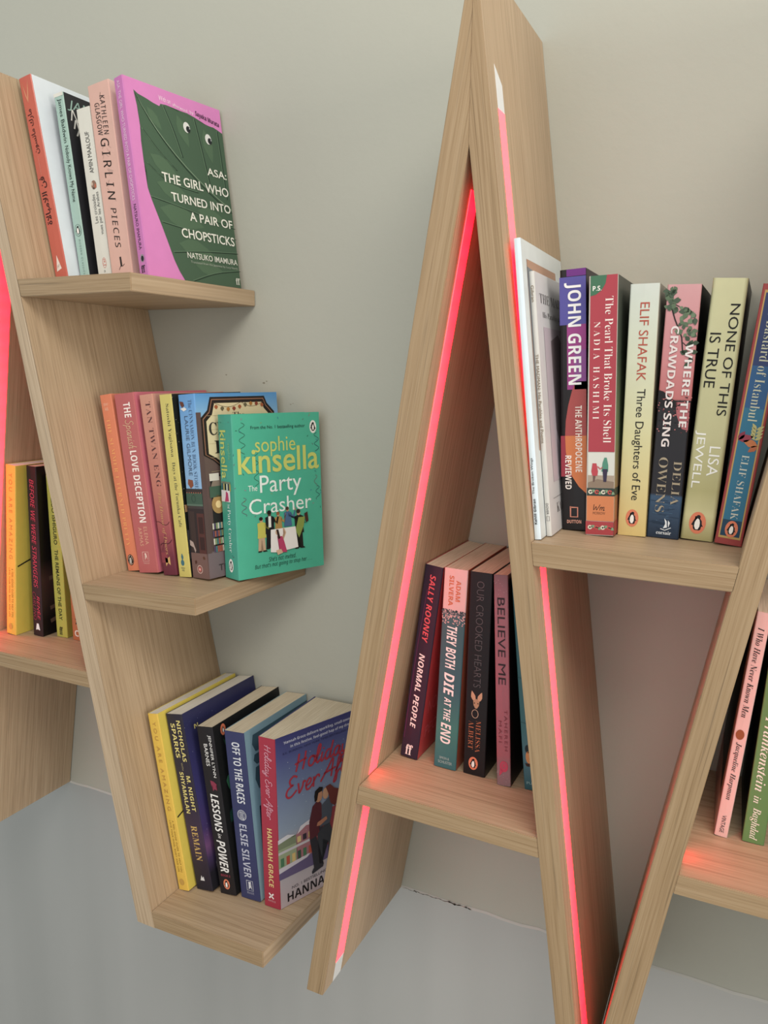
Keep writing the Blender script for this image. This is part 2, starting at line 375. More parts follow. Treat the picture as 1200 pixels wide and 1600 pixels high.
# ------------------------------------------------------------------ books
def smooth(q, n=5):
    if len(q) < 3: return q
    o = []; e = [q[0]] + list(q) + [q[-1]]
    for i in range(1, len(e) - 2):
        for k in range(n):
            t = k / n; p = [e[i - 1 + j] for j in range(4)]
            o.append(tuple(.5 * (2 * p[1][c] + (p[2][c] - p[0][c]) * t + (2 * p[0][c] - 5 * p[1][c] + 4 * p[2][c] - p[3][c]) * t * t + (3 * p[1][c] - p[0][c] - 3 * p[2][c] + p[3][c]) * t ** 3) for c in (0, 1)))
    return o + [q[-1]]
BRUSH = {
'H': ([[(.15, 1.6), (.1, .8), (0, 0)], [(.75, 1.65), (.7, .8), (.6, 0)], [(-.15, .7), (.3, .85), (.9, .95)]], 1.0),
'o': ([[(.5, .9), (.25, .85), (.1, .5), (.2, .1), (.45, .05), (.65, .4), (.6, .8), (.45, .9), (.6, .75), (.78, .8)]], .72),
'l': ([[(-.02, .2), (.3, 1.0), (.4, 1.6), (.25, 1.7), (.15, 1.2), (.12, .3), (.25, .05), (.45, .3)]], .42),
'i': ([[(.2, .9), (.12, .2), (.25, .05), (.42, .3)], [(.26, 1.18), (.3, 1.28)]], .4),
'd': ([[(.55, .85), (.3, .9), (.1, .5), (.2, .05), (.45, .15), (.6, .7), (.75, 1.65)], [(.62, .7), (.58, .2), (.7, .05), (.88, .3)]], .84),
'a': ([[(.6, .8), (.35, .9), (.1, .5), (.2, .05), (.45, .2), (.62, .85)], [(.62, .85), (.58, .2), (.7, .05), (.85, .3)]], .8),
'y': ([[(.1, .9), (.1, .4), (.25, .1), (.5, .4), (.65, .9)], [(.65, .9), (.5, 0), (.3, -.6), (.05, -.6), (.1, -.3), (.75, .3)]], .75),
'E': ([[(.8, 1.45), (.5, 1.65), (.2, 1.4), (.3, 1.0), (.55, .9)], [(.5, .92), (.1, .7), (0, .3), (.2, 0), (.5, .05), (.85, .4)]], .88),
'v': ([[(.05, .9), (.15, .4), (.22, .05), (.45, .5), (.5, .88), (.72, .8)]], .65),
'e': ([[(.08, .4), (.4, .5), (.5, .8), (.3, .92), (.1, .5), (.2, .08), (.45, .08), (.7, .4)]], .64),
'r': ([[(.1, .9), (.12, .05)], [(.12, .5), (.3, .85), (.5, .92), (.6, .7)]], .62),
'A': ([[(-.15, -.1), (.3, .8), (.7, 1.65), (.72, .8), (.7, 0)], [(.05, .5), (.5, .6), (1.0, .7)]], .95),
'f': ([[(.08, .3), (.45, 1.2), (.42, 1.65), (.25, 1.4), (.15, .2), (.02, -.6), (.2, -.5), (.25, .1), (.48, .4)]], .45),
't': ([[(.3, 1.4), (.15, .3), (.25, .05), (.45, .3)], [(-.1, .98), (.55, 1.08)]], .45),
'S': ([[(.7, 1.4), (.45, 1.65), (.15, 1.35), (.3, 1.0), (.6, .7), (.6, .2), (.3, 0), (0, .25)]], .85),
'p': ([[(.15, .9), (0, -.6)], [(.12, .5), (.35, .9), (.55, .6), (.45, .15), (.12, .1)]], .68),
'n': ([[(.1, .9), (.05, 0)], [(.08, .5), (.35, .9), (.48, .7), (.42, .1), (.55, .05), (.7, .3)]], .68),
's': ([[(.5, .8), (.3, .92), (.15, .7), (.4, .4), (.35, .08), (.08, .1)]], .55),
'h': ([[(.3, 1.7), (.05, 0)], [(.08, .5), (.35, .9), (.48, .7), (.42, .1), (.55, .05), (.7, .3)]], .7),
'W': ([[(0, 1.5), (.1, .1), (.4, 1.0), (.55, .1), (.95, 1.5)]], 1.0), 'm': ([[(.05, .9), (.05, 0)], [(.05, .5), (.25, .9), (.35, .7), (.32, .05)], [(.33, .5), (.55, .9), (.65, .7), (.6, .05), (.8, .2)]], .85),
}
class Book:
    def __init__(s, fit, label, group, spine, front, back=None, hard=False, splay=(0, 0), pages=None, rough=0.42, metal=0.0, w=None, Y=None):
        X, Y0, Z, yw, ln, t, h, wd = fit
        s.t, s.h, s.w = t / 1000, h / 1000, (w or wd) / 1000
        s.sp = splay; yw, ln = math.radians(yw), math.radians(ln)
        lift = math.sin(ln) * s.t if ln > 0 else 0
        s.o = tag(empty('hardback_book' if hard else 'paperback_book', (X / 1000, (Y or Y0) / 1000, CT + Z / 1000 + lift + 0.0003), (0, ln, yw)), label, 'book', group)
        s.layers = {}; s.order = []
        c = 0.0026 if hard else 0.0004; r = min(0.0011 if not hard else 0.0022, s.t * .25)
        t_, w_, h_ = s.t, s.w, s.h
        outer = [(0, w_), (0, r)] + [(r - r * math.cos(a), r - r * math.sin(a)) for a in (PI / 6, PI / 3)] + [(r, 0), (t_ / 2, -0.0002), (t_ - r, 0)] + \
                [(t_ - r + r * math.sin(a), r - r * math.cos(a)) for a in (PI / 6, PI / 3)] + [(t_, r), (t_, w_)]
        ri = r * .6; ci = 0.0008 if hard else c
        inner = [(c, w_), (c, ri + ci), (c, ri + ci), (c + ri * .3, ci), (c + ri, ci), (t_ / 2, ci), (t_ - c - ri, ci), (t_ - c - ri * .3, ci), (t_ - c, ri + ci), (t_ - c, ri + ci), (t_ - c, w_)]
        bm = bmesh.new(); nn = len(outer); V = []
        for z in (0, h_):
            V.append([[bm.verts.new((*s.bend(x, y), z)) for x, y in pth] for pth in (outer, inner)])
        for i in range(nn - 1):
            mi = 1 if i <= 0 else (2 if i >= nn - 2 else 0)
            for f in ((V[0][0][i], V[0][0][i + 1], V[1][0][i + 1], V[1][0][i]), (V[0][1][i + 1], V[0][1][i], V[1][1][i], V[1][1][i + 1]),
                      (V[1][0][i], V[1][0][i + 1], V[1][1][i + 1], V[1][1][i]), (V[0][0][i + 1], V[0][0][i], V[0][1][i], V[0][1][i + 1])):
                try: bm.faces.new(f).material_index = mi
                except ValueError: pass
        for i in (0, nn - 1):
            bm.faces.new((V[0][0][i], V[1][0][i], V[1][1][i], V[0][1][i])).material_index = 1 if i == 0 else 2
        bmesh.ops.remove_doubles(bm, verts=bm.verts[:], dist=1e-7)
        bmesh.ops.recalc_face_normals(bm, faces=bm.faces[:])
        me = bpy.data.meshes.new('cover'); bm.to_mesh(me); bm.free()
        for spec in (spine, back or front, front): me.materials.append(cover_mat(spec, h_, rough, metal))
        s.cover = link('cover', me, s.o)
        e = 0.003 if hard else 0.0004
        bm = bmesh.new(); q = []
        for z in (e, h_ - e):
            for x, y in ((c + .0001, ci + .0008), (t_ - c - .0001, ci + .0008), (t_ - c - .0001, w_ - max(e, .0008)), (c + .0001, w_ - max(e, .0008))):
                q.append(bm.verts.new((*s.bend(x, y), z)))
        for f in ((0, 3, 2, 1), (4, 5, 6, 7), (0, 1, 5, 4), (1, 2, 6, 5), (2, 3, 7, 6), (3, 0, 4, 7)): bm.faces.new([q[i] for i in f])
        me = bpy.data.meshes.new('page_block'); bm.to_mesh(me); bm.free(); me.materials.append(pages or PAGES)
        link('page_block', me, s.o)
    def bend(s, x, y):
        k, m_ = s.sp
        if not (k or m_): return (x, y)
        q = max(0.0, min(1.0, x / s.t)); yy = max(0, y)
        return (x + yy * (k * q - m_ * (1 - q)), y)
    def put(s, face, a, f, lay):
        off = 0.00013 * lay
        if face == 'S': return (a * s.t, -0.0002 - off, s.h * (1 - f))
        if face == 'F':
            x, y = s.bend(s.t, a * s.w); return (x + off, y, s.h * (1 - f))
        x, y = s.bend(0, a * s.w); return (x - off, y, s.h * (1 - f))
    def add(s, name, face, pts, faces, color, lay=1, rough=0.5, metal=0.0, uniq=False):
        if uniq: s.n = getattr(s, 'n', 0) + 1; name = name + '|%d' % s.n
        if name not in s.layers: s.layers[name] = []; s.order.append(name)
        s.layers[name].append(([s.put(face, a, f, lay) for a, f in pts], faces, ink(color, rough, metal)))
        return s
    def T(s, name, face, body, f0, f1, g0, g1, color, style='s', d='d', lay=2, slope=0.0, sp=1.0, mirror=False):
        vs, fs = text_geo(body, style, sp)
        if d == 'd': pts = [(g0 + (g1 - g0) * y, f0 + (f1 - f0) * x) for x, y in vs]
        elif d == 'u': pts = [(g1 - (g1 - g0) * y, f1 - (f1 - f0) * x) for x, y in vs]
        else: pts = [(g0 + (g1 - g0) * x, f1 - (f1 - f0) * y + slope * x) for x, y in vs]
        return s.add(name, face, pts, fs, color, lay, uniq=True)
    def P(s, name, face, poly, color, lay=1, **k): return s.add(name, face, poly, [tuple(range(len(poly)))], color, lay, **k)
    def R(s, name, face, f0, f1, g0, g1, color, lay=1, **k): return s.P(name, face, [(g0, f0), (g1, f0), (g1, f1), (g0, f1)], color, lay, **k)
    def script(s, name, face, body, f0, f1, g0, g1, color, wd, d='h', lay=3, slope=0.0):
        strokes = []; x = 0.0
        for ch in body:
            if ch == ' ': x += .5; continue
            st, w_ = BRUSH[ch]
            for q in st: strokes.append([(x + a + .12 * b_, b_) for a, b_ in smooth(q)])
            x += w_
        X0 = min(p[0] for q in strokes for p in q); X1 = max(p[0] for q in strokes for p in q)
        Y0 = min(p[1] for q in strokes for p in q); Y1 = max(p[1] for q in strokes for p in q)
        s.n = getattr(s, 'n', 0) + 1
        for q in strokes:
            q = [((a - X0) / (X1 - X0), (b_ - Y0) / (Y1 - Y0)) for a, b_ in q]
            if d == 'd': pts = [(g0 + (g1 - g0) * b_, f0 + (f1 - f0) * a) for a, b_ in q]
            else: pts = [(g0 + (g1 - g0) * a, f1 - (f1 - f0) * b_ + slope * a) for a, b_ in q]
            s.L(name + '|%d' % s.n, face, pts, wd, color, lay)
        return s
    def dim(s, face): return (s.t if face == 'S' else s.w) * 1000, s.h * 1000
    def E(s, name, face, a, f, rx, ry, color, lay=1, n=20, ring=0.0):
        W, H = s.dim(face)
        o_ = [(a + rx / W * math.cos(i * 2 * PI / n), f + ry / H * math.sin(i * 2 * PI / n)) for i in range(n)]
        if not ring: return s.P(name, face, o_, color, lay)
        i_ = [(a + (rx - ring) / W * math.cos(i * 2 * PI / n), f + (ry - ring) / H * math.sin(i * 2 * PI / n)) for i in range(n)]
        return s.add(name, face, o_ + i_, [(i, (i + 1) % n, n + (i + 1) % n, n + i) for i in range(n)], color, lay)
    def L(s, name, face, pts, wd, color, lay=2):
        W, H = s.dim(face); P2 = [Vector((a * W, f * H)) for a, f in pts]; v = []; fc = []
        for i, p in enumerate(P2):
            d = (P2[min(i + 1, len(P2) - 1)] - P2[max(i - 1, 0)]);
            if d.length < 1e-9: d = Vector((1, 0))
            d.normalize(); n_ = Vector((-d.y, d.x)) * wd / 2
            for q in (p + n_, p - n_): v.append((q.x / W, q.y / H))
        for i in range(len(P2) - 1): fc.append((2 * i, 2 * i + 2, 2 * i + 3, 2 * i + 1))
        return s.add(name, face, v, fc, color, lay)
    def shape(s, name, face, a, f, sc, pts, color, lay=2, flipx=1):
        W, H = s.dim(face); return s.P(name, face, [(a + flipx * x * sc / W, f - y * sc / H) for x, y in pts], color, lay)
    def penguin(s, face, a, f, r, disc='E07B55', lay=2, body='1C1A1C', white='F2ECE4', rot=False):
        n = 'publisher_emblem'
        if disc: s.E(n, face, a, f, r * .70, r, disc, lay)
        s.shape(n, face, a, f, r, [(-.05, .72), (.12, .72), (.22, .6), (.18, .42), (.34, .2), (.38, -.1), (.5, -.3), (.36, -.28), (.3, -.58), (.2, -.66), (-.2, -.66), (-.32, -.52), (-.36, -.25), (-.5, -.2), (-.38, .1), (-.26, .36), (-.1, .46), (-.24, .58), (-.1, .62)], body, lay + 1)
        s.shape(n, face, a, f, r, [(0, .42), (.14, .3), (.2, .05), (.2, -.3), (.08, -.58), (-.12, -.58), (-.24, -.3), (-.22, .05), (-.12, .3)], white, lay + 2)
        return s
    def leaf(s, name, face, a, f, L_, ang, color, lay=2, wd=.38):
        W, H = s.dim(face); c_, s_ = math.cos(ang), math.sin(ang); pts = []
        for x, y in ((0, 0), (.25, wd * .8), (.5, wd), (.8, wd * .5), (1, 0), (.8, -wd * .5), (.5, -wd), (.25, -wd * .8)):
            x, y = x * L_, y * L_; pts.append((a + (x * c_ - y * s_) / W, f + (x * s_ + y * c_) / H))
        return s.P(name, face, pts, color, lay)
    def done(s):
        for name in s.order:
            mats = []; bm = bmesh.new()
            for vs, fs, m_ in s.layers[name]:
                if m_ not in mats: mats.append(m_)
                mi = mats.index(m_); bv = [bm.verts.new(v) for v in vs]
                for f in fs:
                    try: bm.faces.new([bv[i] for i in f]).material_index = mi
                    except ValueError: pass
            bmesh.ops.triangulate(bm, faces=[f for f in bm.faces if len(f.verts) > 4])
            name = name.split('|')[0]; me = bpy.data.meshes.new(name); bm.to_mesh(me); bm.free()
            for m_ in mats: me.materials.append(m_)
            link(name, me, s.cover)
        return s
rnd = random.Random(11)
def curve(p0, p1, p2, p3, n=10):
    o = []
    for i in range(n + 1):
        t = i / n; u = 1 - t
        o.append(tuple(u ** 3 * a + 3 * u * u * t * b_ + 3 * u * t * t * c + t ** 3 * d for a, b_, c, d in zip(p0, p1, p2, p3)))
    return o

FIT = {
'amazing':(-565.6,43.6,19.5,-1.7,-9.9,15.0,211.9,139.0),
'remain':(-547.4,53.4,19.9,-1.8,-10.1,23.9,210.9,132.2),
'lessons':(-517.6,58.8,20.7,0.6,-7.6,22.1,200.6,128.4),
'races':(-491.8,63.2,21.4,-2.2,-5.3,27.2,199.1,122.9),
'holiday':(-459.3,62.3,22.3,-0.2,-1.2,20.8,201.4,118.0),
'summer':(-639.1,63.9,385.9,0.5,-8.4,16.9,199.3,122.6),
'spanish':(-620.4,61.8,386.5,0.1,-7.1,28.2,199.5,124.0),
'tan':(-586.7,63.7,387.4,0.0,-7.0,18.8,198.5,123.0),
'torunka':(-565.0,64.1,388.0,0.1,-5.3,16.3,198.2,122.8),
'cinnamon':(-546.7,65.8,389.3,-12.8,-4.6,27.1,197.0,117.0),
'party':(-514.2,79.8,390.6,-23.4,-2.7,28.5,175.2,111.5),
'amazing2':(-829.5,47.6,286.3,0.8,5.6,16.5,213.2,138.7),
'before':(-795.4,59.0,286.3,0.5,2.1,16.3,211.6,127.7),
'remains':(-767.1,69.6,286.3,0.2,-0.3,18.0,200.9,117.6),
'orange':(-739.5,69.3,286.3,0.0,-0.3,22.0,197.9,117.6),
'arabic':(-707.6,49.5,703.3,0.4,-9.9,18.0,214.5,133.0),
'baldwin':(-687.6,65.2,703.3,1.0,-7.0,13.0,197.9,121.6),
'maalouf':(-660.3,64.6,703.3,1.4,-6.3,18.6,177.9,117.4),
'girl':(-638.9,62.5,703.3,-1.7,-6.5,30.1,197.9,123.6),
'asa':(-591.6,53.1,703.3,-9.1,-8.2,13.6,198.5,130.7),
'normal':(-297.6,68.1,236.5,0.0,6.8,18.2,198.2,118.0),
'both':(-261.6,67.6,235.3,0.2,2.0,22.9,198.6,119.1),
'crooked':(-232.1,69.9,234.3,-0.5,0.4,21.8,198.8,117.2),
'believe':(-196.8,65.4,233.2,-0.4,-2.9,13.2,201.0,121.6),
'teal':(-171.8,70.2,232.5,0.1,-5.8,22.5,197.9,116.6),
'broken':(-156.9,10.7,481.2,0.0,-6.5,5.3,231.8,140),
'madman':(-151.5,27.5,481.4,0.0,-6.5,4.3,209.0,135),
'green':(-147.6,63.7,481.1,0.0,-3.3,21.2,212.6,123.0),
'pearl':(-125.3,52.6,480.7,0.0,-2.3,22.3,205.9,133.9),
'three':(-102.4,67.5,480.3,0.0,-0.5,22.3,200.5,119.3),
'crawdads':(-79.9,71.8,480.0,-0.2,0.9,24.9,199.5,114.7),
'none':(-54.3,76.0,479.6,0.0,2.7,24.9,203.5,111.0),
'bastard':(-28.1,69.4,479.2,0.0,5.4,20.0,197.7,117.5),
'harpman':(-9.4,69.2,232.7,0.4,4.9,10.2,196.6,116.8),
'frank':(11.7,70.4,232.7,1.6,2.6,16.7,198.0,115.7),
}
G_TOP = 'books on the upper left stub shelf'; G_MID = 'books on the middle left stub shelf'; G_LOW = 'books on the bottom left stub shelf'
G_INL = 'books inside the left letter'; G_INM = 'books inside the middle letter'; G_V = 'books on the high right shelf'; G_R = 'books on the low right shelf'

# ---- upper left stub shelf
b = Book(FIT['arabic'], 'tall terracotta-spined book with white cover and Arabic title, against the leg panel', G_TOP, 'C4604F', 'DDE6EE', pages=PAGES_WHITE, rough=0.2)
AR1 = 'ﻣﺎﺭﻙ ﻣﺎﻧﺴﻮﻥ'[::-1]; AR2 = 'ﻓﻦ ﺍﻟﻼﻣﺒﺎﻻﺓ'[::-1]
b.T('spine_author', 'S', AR1, .155, .37, .22, .66, '4A2A28', 'm', 'u').T('spine_title', 'S', AR2, .48, .715, .18, .72, '2E2022', 'm', 'u')
b.L('spine_line', 'S', [(.43, .38), (.42, .47)], .25, 'E0A090')
b.P('publisher_emblem', 'S', [(.42, .865), (.24, .945), (.66, .935)], 'E6D8CE').L('publisher_emblem', 'S', [(.36, .93), (.4, .915), (.46, .925), (.52, .912)], .5, '6A5048')
b.P('shrink_wrap_fold', 'S', [(.2, .02), (.42, .1), (.7, .015), (.6, .075), (.45, .125), (.3, .09)], 'D08A68')
b.done()
b = Book(FIT['baldwin'], 'slim pale teal paperback with black front cover, in front of the white cover', G_TOP, '9DBBB0', '2B2B30', pages=PAGES_WHITE)
b.R('cover_picture', 'S', 0, .018, 0, 1, 'D8D6CC')
b.T('spine_author', 'S', 'James Baldwin', .031, .258, .3, .78, '22302E', 's').T('spine_title', 'S', 'Nobody Knows My Name', .274, .566, .32, .8, '25332F', 's')
b.penguin('S', .55, .716, 6.2, '9DBBB0').E('publisher_emblem', 'S', .55, .716, 4.4, 6.3, '3A4A46', 3, ring=.3)
b.T('spine_series', 'S', 'MODERN CLASSICS', .765, .95, .45, .64, '6E8880', 's', sp=1.6)
for i, (bd, f0, f1) in enumerate((('JANG', .03, .09), ('NNIN', .08, .14), ('MEM', .13, .18), ('Nob', .175, .215))):
    b.T('cover_title', 'F', bd, f0, f1, .03 + .02 * i, .42 + .03 * i, 'E8E6E0' if i else '9CC0B4', 'it', 'h')
b.E('cover_emblem', 'F', .3, .93, 8, 9, '9CC4BC', 2).done()
b = Book(FIT['maalouf'], 'short ivory paperback with grey upright lettering and a small round picture on the spine', G_TOP, 'D3D1C6', 'DAD6CA', pages=PAGES_WHITE)
b.T('spine_author', 'S', 'AMIN MAALOUF', .135, .37, .42, .72, '4A4A48', 's', 'u')
b.E('cover_picture', 'S', .58, .437, 3.6, 4.6, '8A6A58').E('cover_picture', 'S', .46, .43, 1.3, 1.8, 'C9B4A0', 2).E('cover_picture', 'S', .7, .445, 1.4, 2.2, 'B5654A', 2).E('cover_picture', 'S', .55, .456, 1.2, 1, '50403A', 3)
b.T('spine_title', 'S', 'Les croisades', .49, .655, .32, .56, '6A6A68', 's', 'u').T('spine_title', 'S', 'vues par les Arabes', .48, .725, .62, .9, '6A6A68', 's', 'u')
b.E('publisher_emblem', 'S', .6, .888, 2.6, 5.4, 'D0695C', 2, ring=.35).T('publisher_emblem', 'S', "J'ai", .867, .908, .5, .72, 'D0695C', 's', 'u').T('spine_code', 'S', '6', .93, .945, .5, .62, '8A8A86', 's').done()
b = Book(FIT['girl'], 'thick blush pink paperback with black brush-stroke lettering', G_TOP, 'D6A899', 'E8C4B8')
b.T('spine_author', 'S', 'KATHLEEN', .065, .262, .52, .74, '1E191A', 'it', sp=1.25).T('spine_author', 'S', 'GLASGOW', .095, .258, .24, .46, '1E191A', 'it', sp=1.1)
b.L('spine_title', 'S', [(.58, .05), (.53, .075), (.6, .1)], .4, '4A3A38').T('spine_title', 'S', 'GIRL', .275, .47, .3, .68, '16110F', 'it', sp=1.5).T('spine_title', 'S', 'IN', .492, .59, .32, .66, '1C1614', 'it', sp=1.4).T('spine_title', 'S', 'PIECES', .625, .832, .36, .62, '2A2220', 'it', sp=1.2)
for i in range(14):
    f = .3 + rnd.random() * .28; b.L('spine_smudge', 'S', [(.3 + rnd.random() * .3, f), (.3 + rnd.random() * .45, f + .02)], .35, 'A98A80', 1)
b.L('publisher_emblem', 'S', [(.4, .945), (.5, .925), (.58, .93), (.68, .92)], .5, '2A2220').L('publisher_emblem', 'S', [(.52, .88), (.53, .93)], 2.4, '2A2220').done()
b = Book(FIT['asa'], 'pink paperback showing a dark green leaf with two googly eyes', G_TOP, 'C66FB0', 'D97FC0')
b.T('spine_title', 'S', 'ASA: THE GIRL WHO TURNED INTO A PAIR OF CHOPSTICKS', .018, .608, .34, .66, 'EBC6DE', 's').T('spine_author', 'S', 'NATSUKO IMAMURA', .628, .855, .36, .66, '4A2A48', 's')
b.E('publisher_emblem', 'S', .56, .9, 3, 4, '9A8894').E('publisher_emblem', 'S', .58, .902, 2, 2.8, '1E1A22', 2).T('publisher_emblem', 'S', 'ff', .935, .972, .3, .74, '1E1A22', 'F', 'h')
leaf = [(.09, .056), (.13, .07), (.2, .078), (.27, .09), (.33, .096), (.345, .082), (.4, .078), (.47, .082), (.52, .09), (.545, .083), (.62, .083), (.7, .092), (.77, .105), (.83, .113), (.9, .112), (.95, .12), (1.0, .13), (1, 1), (.37, 1), (.32, .95), (.28, .893), (.24, .81), (.2, .73), (.165, .665), (.13, .6), (.105, .54), (.115, .46), (.1, .4), (.1, .306), (.112, .22), (.105, .13)]
b.P('cover_picture', 'F', leaf, '46604A')
b.L('cover_picture', 'F', curve((.1, .07), (.25, .25), (.55, .42), (1, .56)), 1.0, '7C9478', 4)
b.L('cover_picture', 'F', curve((.1, .07), (.25, .26), (.55, .435), (1, .575)), .8, '26382C', 4)
for (p0, c0, p1, wv) in (((.36, .085), (.44, .2), (.5, .33), 1.1), ((.68, .1), (.72, .24), (.77, .44), 1.1), ((.93, .125), (.94, .28), (.95, .5), .9),
                         ((.12, .24), (.25, .33), (.42, .41), .9), ((.13, .41), (.3, .49), (.62, .5), .7), ((.12, .58), (.4, .6), (1, .66), .8), ((.2, .7), (.5, .72), (1, .72), .8), ((.45, .99), (.7, .93), (1, .9), .7), ((.28, .85), (.6, .82), (1, .8), .7)):
    b.L('cover_picture', 'F', curve(p0, c0, c0, p1), wv, '5F7B60', 3); b.L('cover_picture', 'F', [(x + .012, y + .004) for x, y in curve(p0, c0, c0, p1)], wv * .9, '22342A', 3)
for (a, f, L_, an) in ((.2, .12, 26, .9), (.5, .11, 34, 1.2), (.78, .14, 36, 1.35), (.17, .36, 40, .5), (.2, .5, 46, .25), (.2, .63, 60, .2), (.35, .8, 50, .15), (.5, .9, 40, .1), (.6, .6, 40, .15)):
    b.leaf('cover_picture', 'F', a, f, L_, an, '506B51', 2, .2)
for a, f in ((.59, .163), (.82, .19)):
    b.E('cover_picture', 'F', a, f, 4.6, 5.6, 'DCDCD8', 5).E('cover_picture', 'F', a + .015, f + .008, 2.9, 3.4, '22262A', 6).E('cover_picture', 'F', a + .03, f + .002, .7, .8, 'B8BCC0', 7)
for bd, f0, f1, g0 in (('ASA:', .35, .392, .76), ('THE GIRL WHO', .44, .49, .26), ('TURNED INTO', .535, .582, .33), ('A PAIR OF', .62, .668, .5), ('CHOPSTICKS', .715, .765, .39)):
    b.T('cover_title', 'F', bd, f0, f1, g0, .98, 'E8E6DA', 'm', 'h', 6)
b.T('cover_author', 'F', 'NATSUKO IMAMURA', .84, .872, .42, .985, 'D8D8CC', 'm', 'h', 6).T('cover_author', 'F', 'Translated from the Japanese by Lucy North', .884, .9, .45, .98, 'A8B0A0', 's', 'h', 6)
b.T('cover_emblem', 'F', 'ff', .945, .982, .94, .99, 'D8D8CC', 'F', 'h', 6)
b.T('cover_note', 'F', 'With an', .04, .066, .33, .45, 'F4D8EA', 's', 'h', 3, .0).T('cover_note', 'F', 'afterword', .052, .07, .47, .62, 'F4D8EA', 's', 'h', 3, .012).T('cover_note', 'F', 'by', .062, .084, .65, .69, 'F4D8EA', 's', 'h', 3).T('cover_note', 'F', 'Sayaka Murata', .052, .086, .71, .97, '3A2038', 'b', 'h', 3, .022)
b.done()

# ---- middle left stub shelf
b = Book(FIT['summer'], 'slim orange paperback leaning on the leg panel beside the rose spine', G_MID, 'DB7D58', 'E58A68', pages=PAGES_WHITE)
b.T('spine_author', 'S', 'JENNY', .047, .066, .24, .66, 'F2C2A4', 's', 'h').T('spine_author', 'S', 'HAN', .07, .09, .32, .6, 'F2C2A4', 's', 'h')
b.T('spine_title', 'S', 'THE SUMMER I TURNED PRETTY', .135, .858, .28, .58, 'F0A860', 'f', sp=1.25)
b.penguin('S', .42, .937, 6.4, '5A3A30').E('publisher_emblem', 'S', .42, .937, 3.8, 5.6, 'E9C9B2', 2).penguin('S', .42, .937, 5.4, None, 2).done()
b = Book(FIT['spanish'], 'rose pink paperback with bold white and gold script lettering on its spine', G_MID, 'B95F60', 'CF6C7E')
b.T('spine_title', 'S', 'THE', .05, .132, .42, .76, 'F4E6DE', 'b').script('spine_title', 'S', 'Spanish', .145, .305, .26, .82, 'DDBE92', .55, 'd').T('spine_title', 'S', 'LOVE DECEPTION', .315, .715, .42, .76, 'F4E6DE', 'b')
b.T('spine_author', 'S', 'ELENA', .74, .84, .56, .74, 'DDA488', 's', sp=1.1).T('spine_author', 'S', 'ARMAS', .742, .848, .28, .46, 'DDA488', 's', sp=1.1)
b.L('publisher_emblem', 'S', [(.32, .882), (.62, .882), (.62, .935), (.32, .935), (.32, .882)], .4, 'EBC8BC').P('publisher_emblem', 'S', [(.4, .93), (.46, .905), (.42, .89), (.5, .888), (.56, .93), (.5, .91)], 'EBC8BC').T('publisher_emblem', 'S', 'SIMON & SCHUSTER', .942, .95, .32, .62, 'E2B4A8', 's', 'h').done()
b = Book(FIT['tan'], 'paperback fading from salmon to dark red, with dark capitals and gold title on the spine', G_MID, [(0, 'C98C76'), (.5, 'BE7262'), (.75, 'A24C50'), (.9, '6E2C3C'), (1, '6A2A3A')], [(0, 'CE9482'), (.5, 'B8605E'), (1, '7A3040')])
b.T('spine_author', 'S', 'TAN TWAN ENG', .04, .505, .42, .76, '553032', 'f', sp=1.15).T('spine_title', 'S', 'The House of Doors', .535, .885, .36, .66, 'C48E5C', 'fi')
b.L('spine_picture', 'S', curve((0, .7), (.3, .68), (.6, .75), (1, .7)), .5, '4A2028').L('spine_picture', 'S', curve((.1, .83), (.4, .8), (.6, .85), (1, .8)), .7, '4A2028').R('spine_picture', 'S', .87, .93, .05, .5, '8A3A44').L('spine_picture', 'S', [(.55, .77), (.2, .86)], .4, '4A2028')
b.P('publisher_emblem', 'S', [(.3, .9), (.48, .905), (.66, .895), (.66, .945), (.48, .93), (.32, .95)], 'CDA060').done()
b = Book(FIT['torunka'], 'yellow-spined paperback with dark speckled cover and small dark serif lettering', G_MID, 'C9B95C', '1E2220')
b.T('spine_author', 'S', 'Satoshi Yagisawa', .05, .335, .42, .74, '4A4A38', 'f').T('spine_title', 'S', 'Days at the Torunka Café', .365, .72, .42, .74, '4E4E3C', 'f')
b.E('publisher_emblem', 'S', .46, .888, 1.5, 2.6, '3E6E78').E('publisher_emblem', 'S', .44, .92, 2.3, 3.4, '3E6E78').L('publisher_emblem', 'S', [(.46, .87), (.45, .93)], 1.4, '3E6E78').T('publisher_emblem', 'S', 'MANILLA', .945, .954, .28, .6, '5A6A58', 's', 'h').T('publisher_emblem', 'S', 'PRESS', .958, .967, .34, .54, '5A6A58', 's', 'h')
for i in range(60): b.E('cover_picture', 'F', rnd.random() * .3, rnd.random(), .35, .35, rnd.choice(('8A8468', 'D8D2B8', '5A6A5A')), 2, 6)
b.R('cover_picture', 'F', .6, .64, .02, .2, 'B88A60').R('cover_picture', 'F', .74, .9, .02, .25, '4A4A50').done()
b = Book(FIT['cinnamon'], 'blue paperback with a shop-front scene and cream shop sign, behind the teal book', G_MID, [(0, '5E9BD6'), (.25, '7FB0DE'), (.505, '8CB4DA'), (.506, '2A2A2C'), (1, '6E5350')], [(0, '4E94D2'), (.14, '8ABADF'), (.3, '6A5550'), (.85, '5A4644'), (.86, '77676C'), (1, '75656A')])
b.T('spine_title', 'S', 'The CINNAMON BUN BOOK STORE', .03, .505, .60, .82, '4A6486', 'f').T('spine_author', 'S', 'LAURIE GILMORE', .115, .435, .3, .52, '4A5E78', 's')
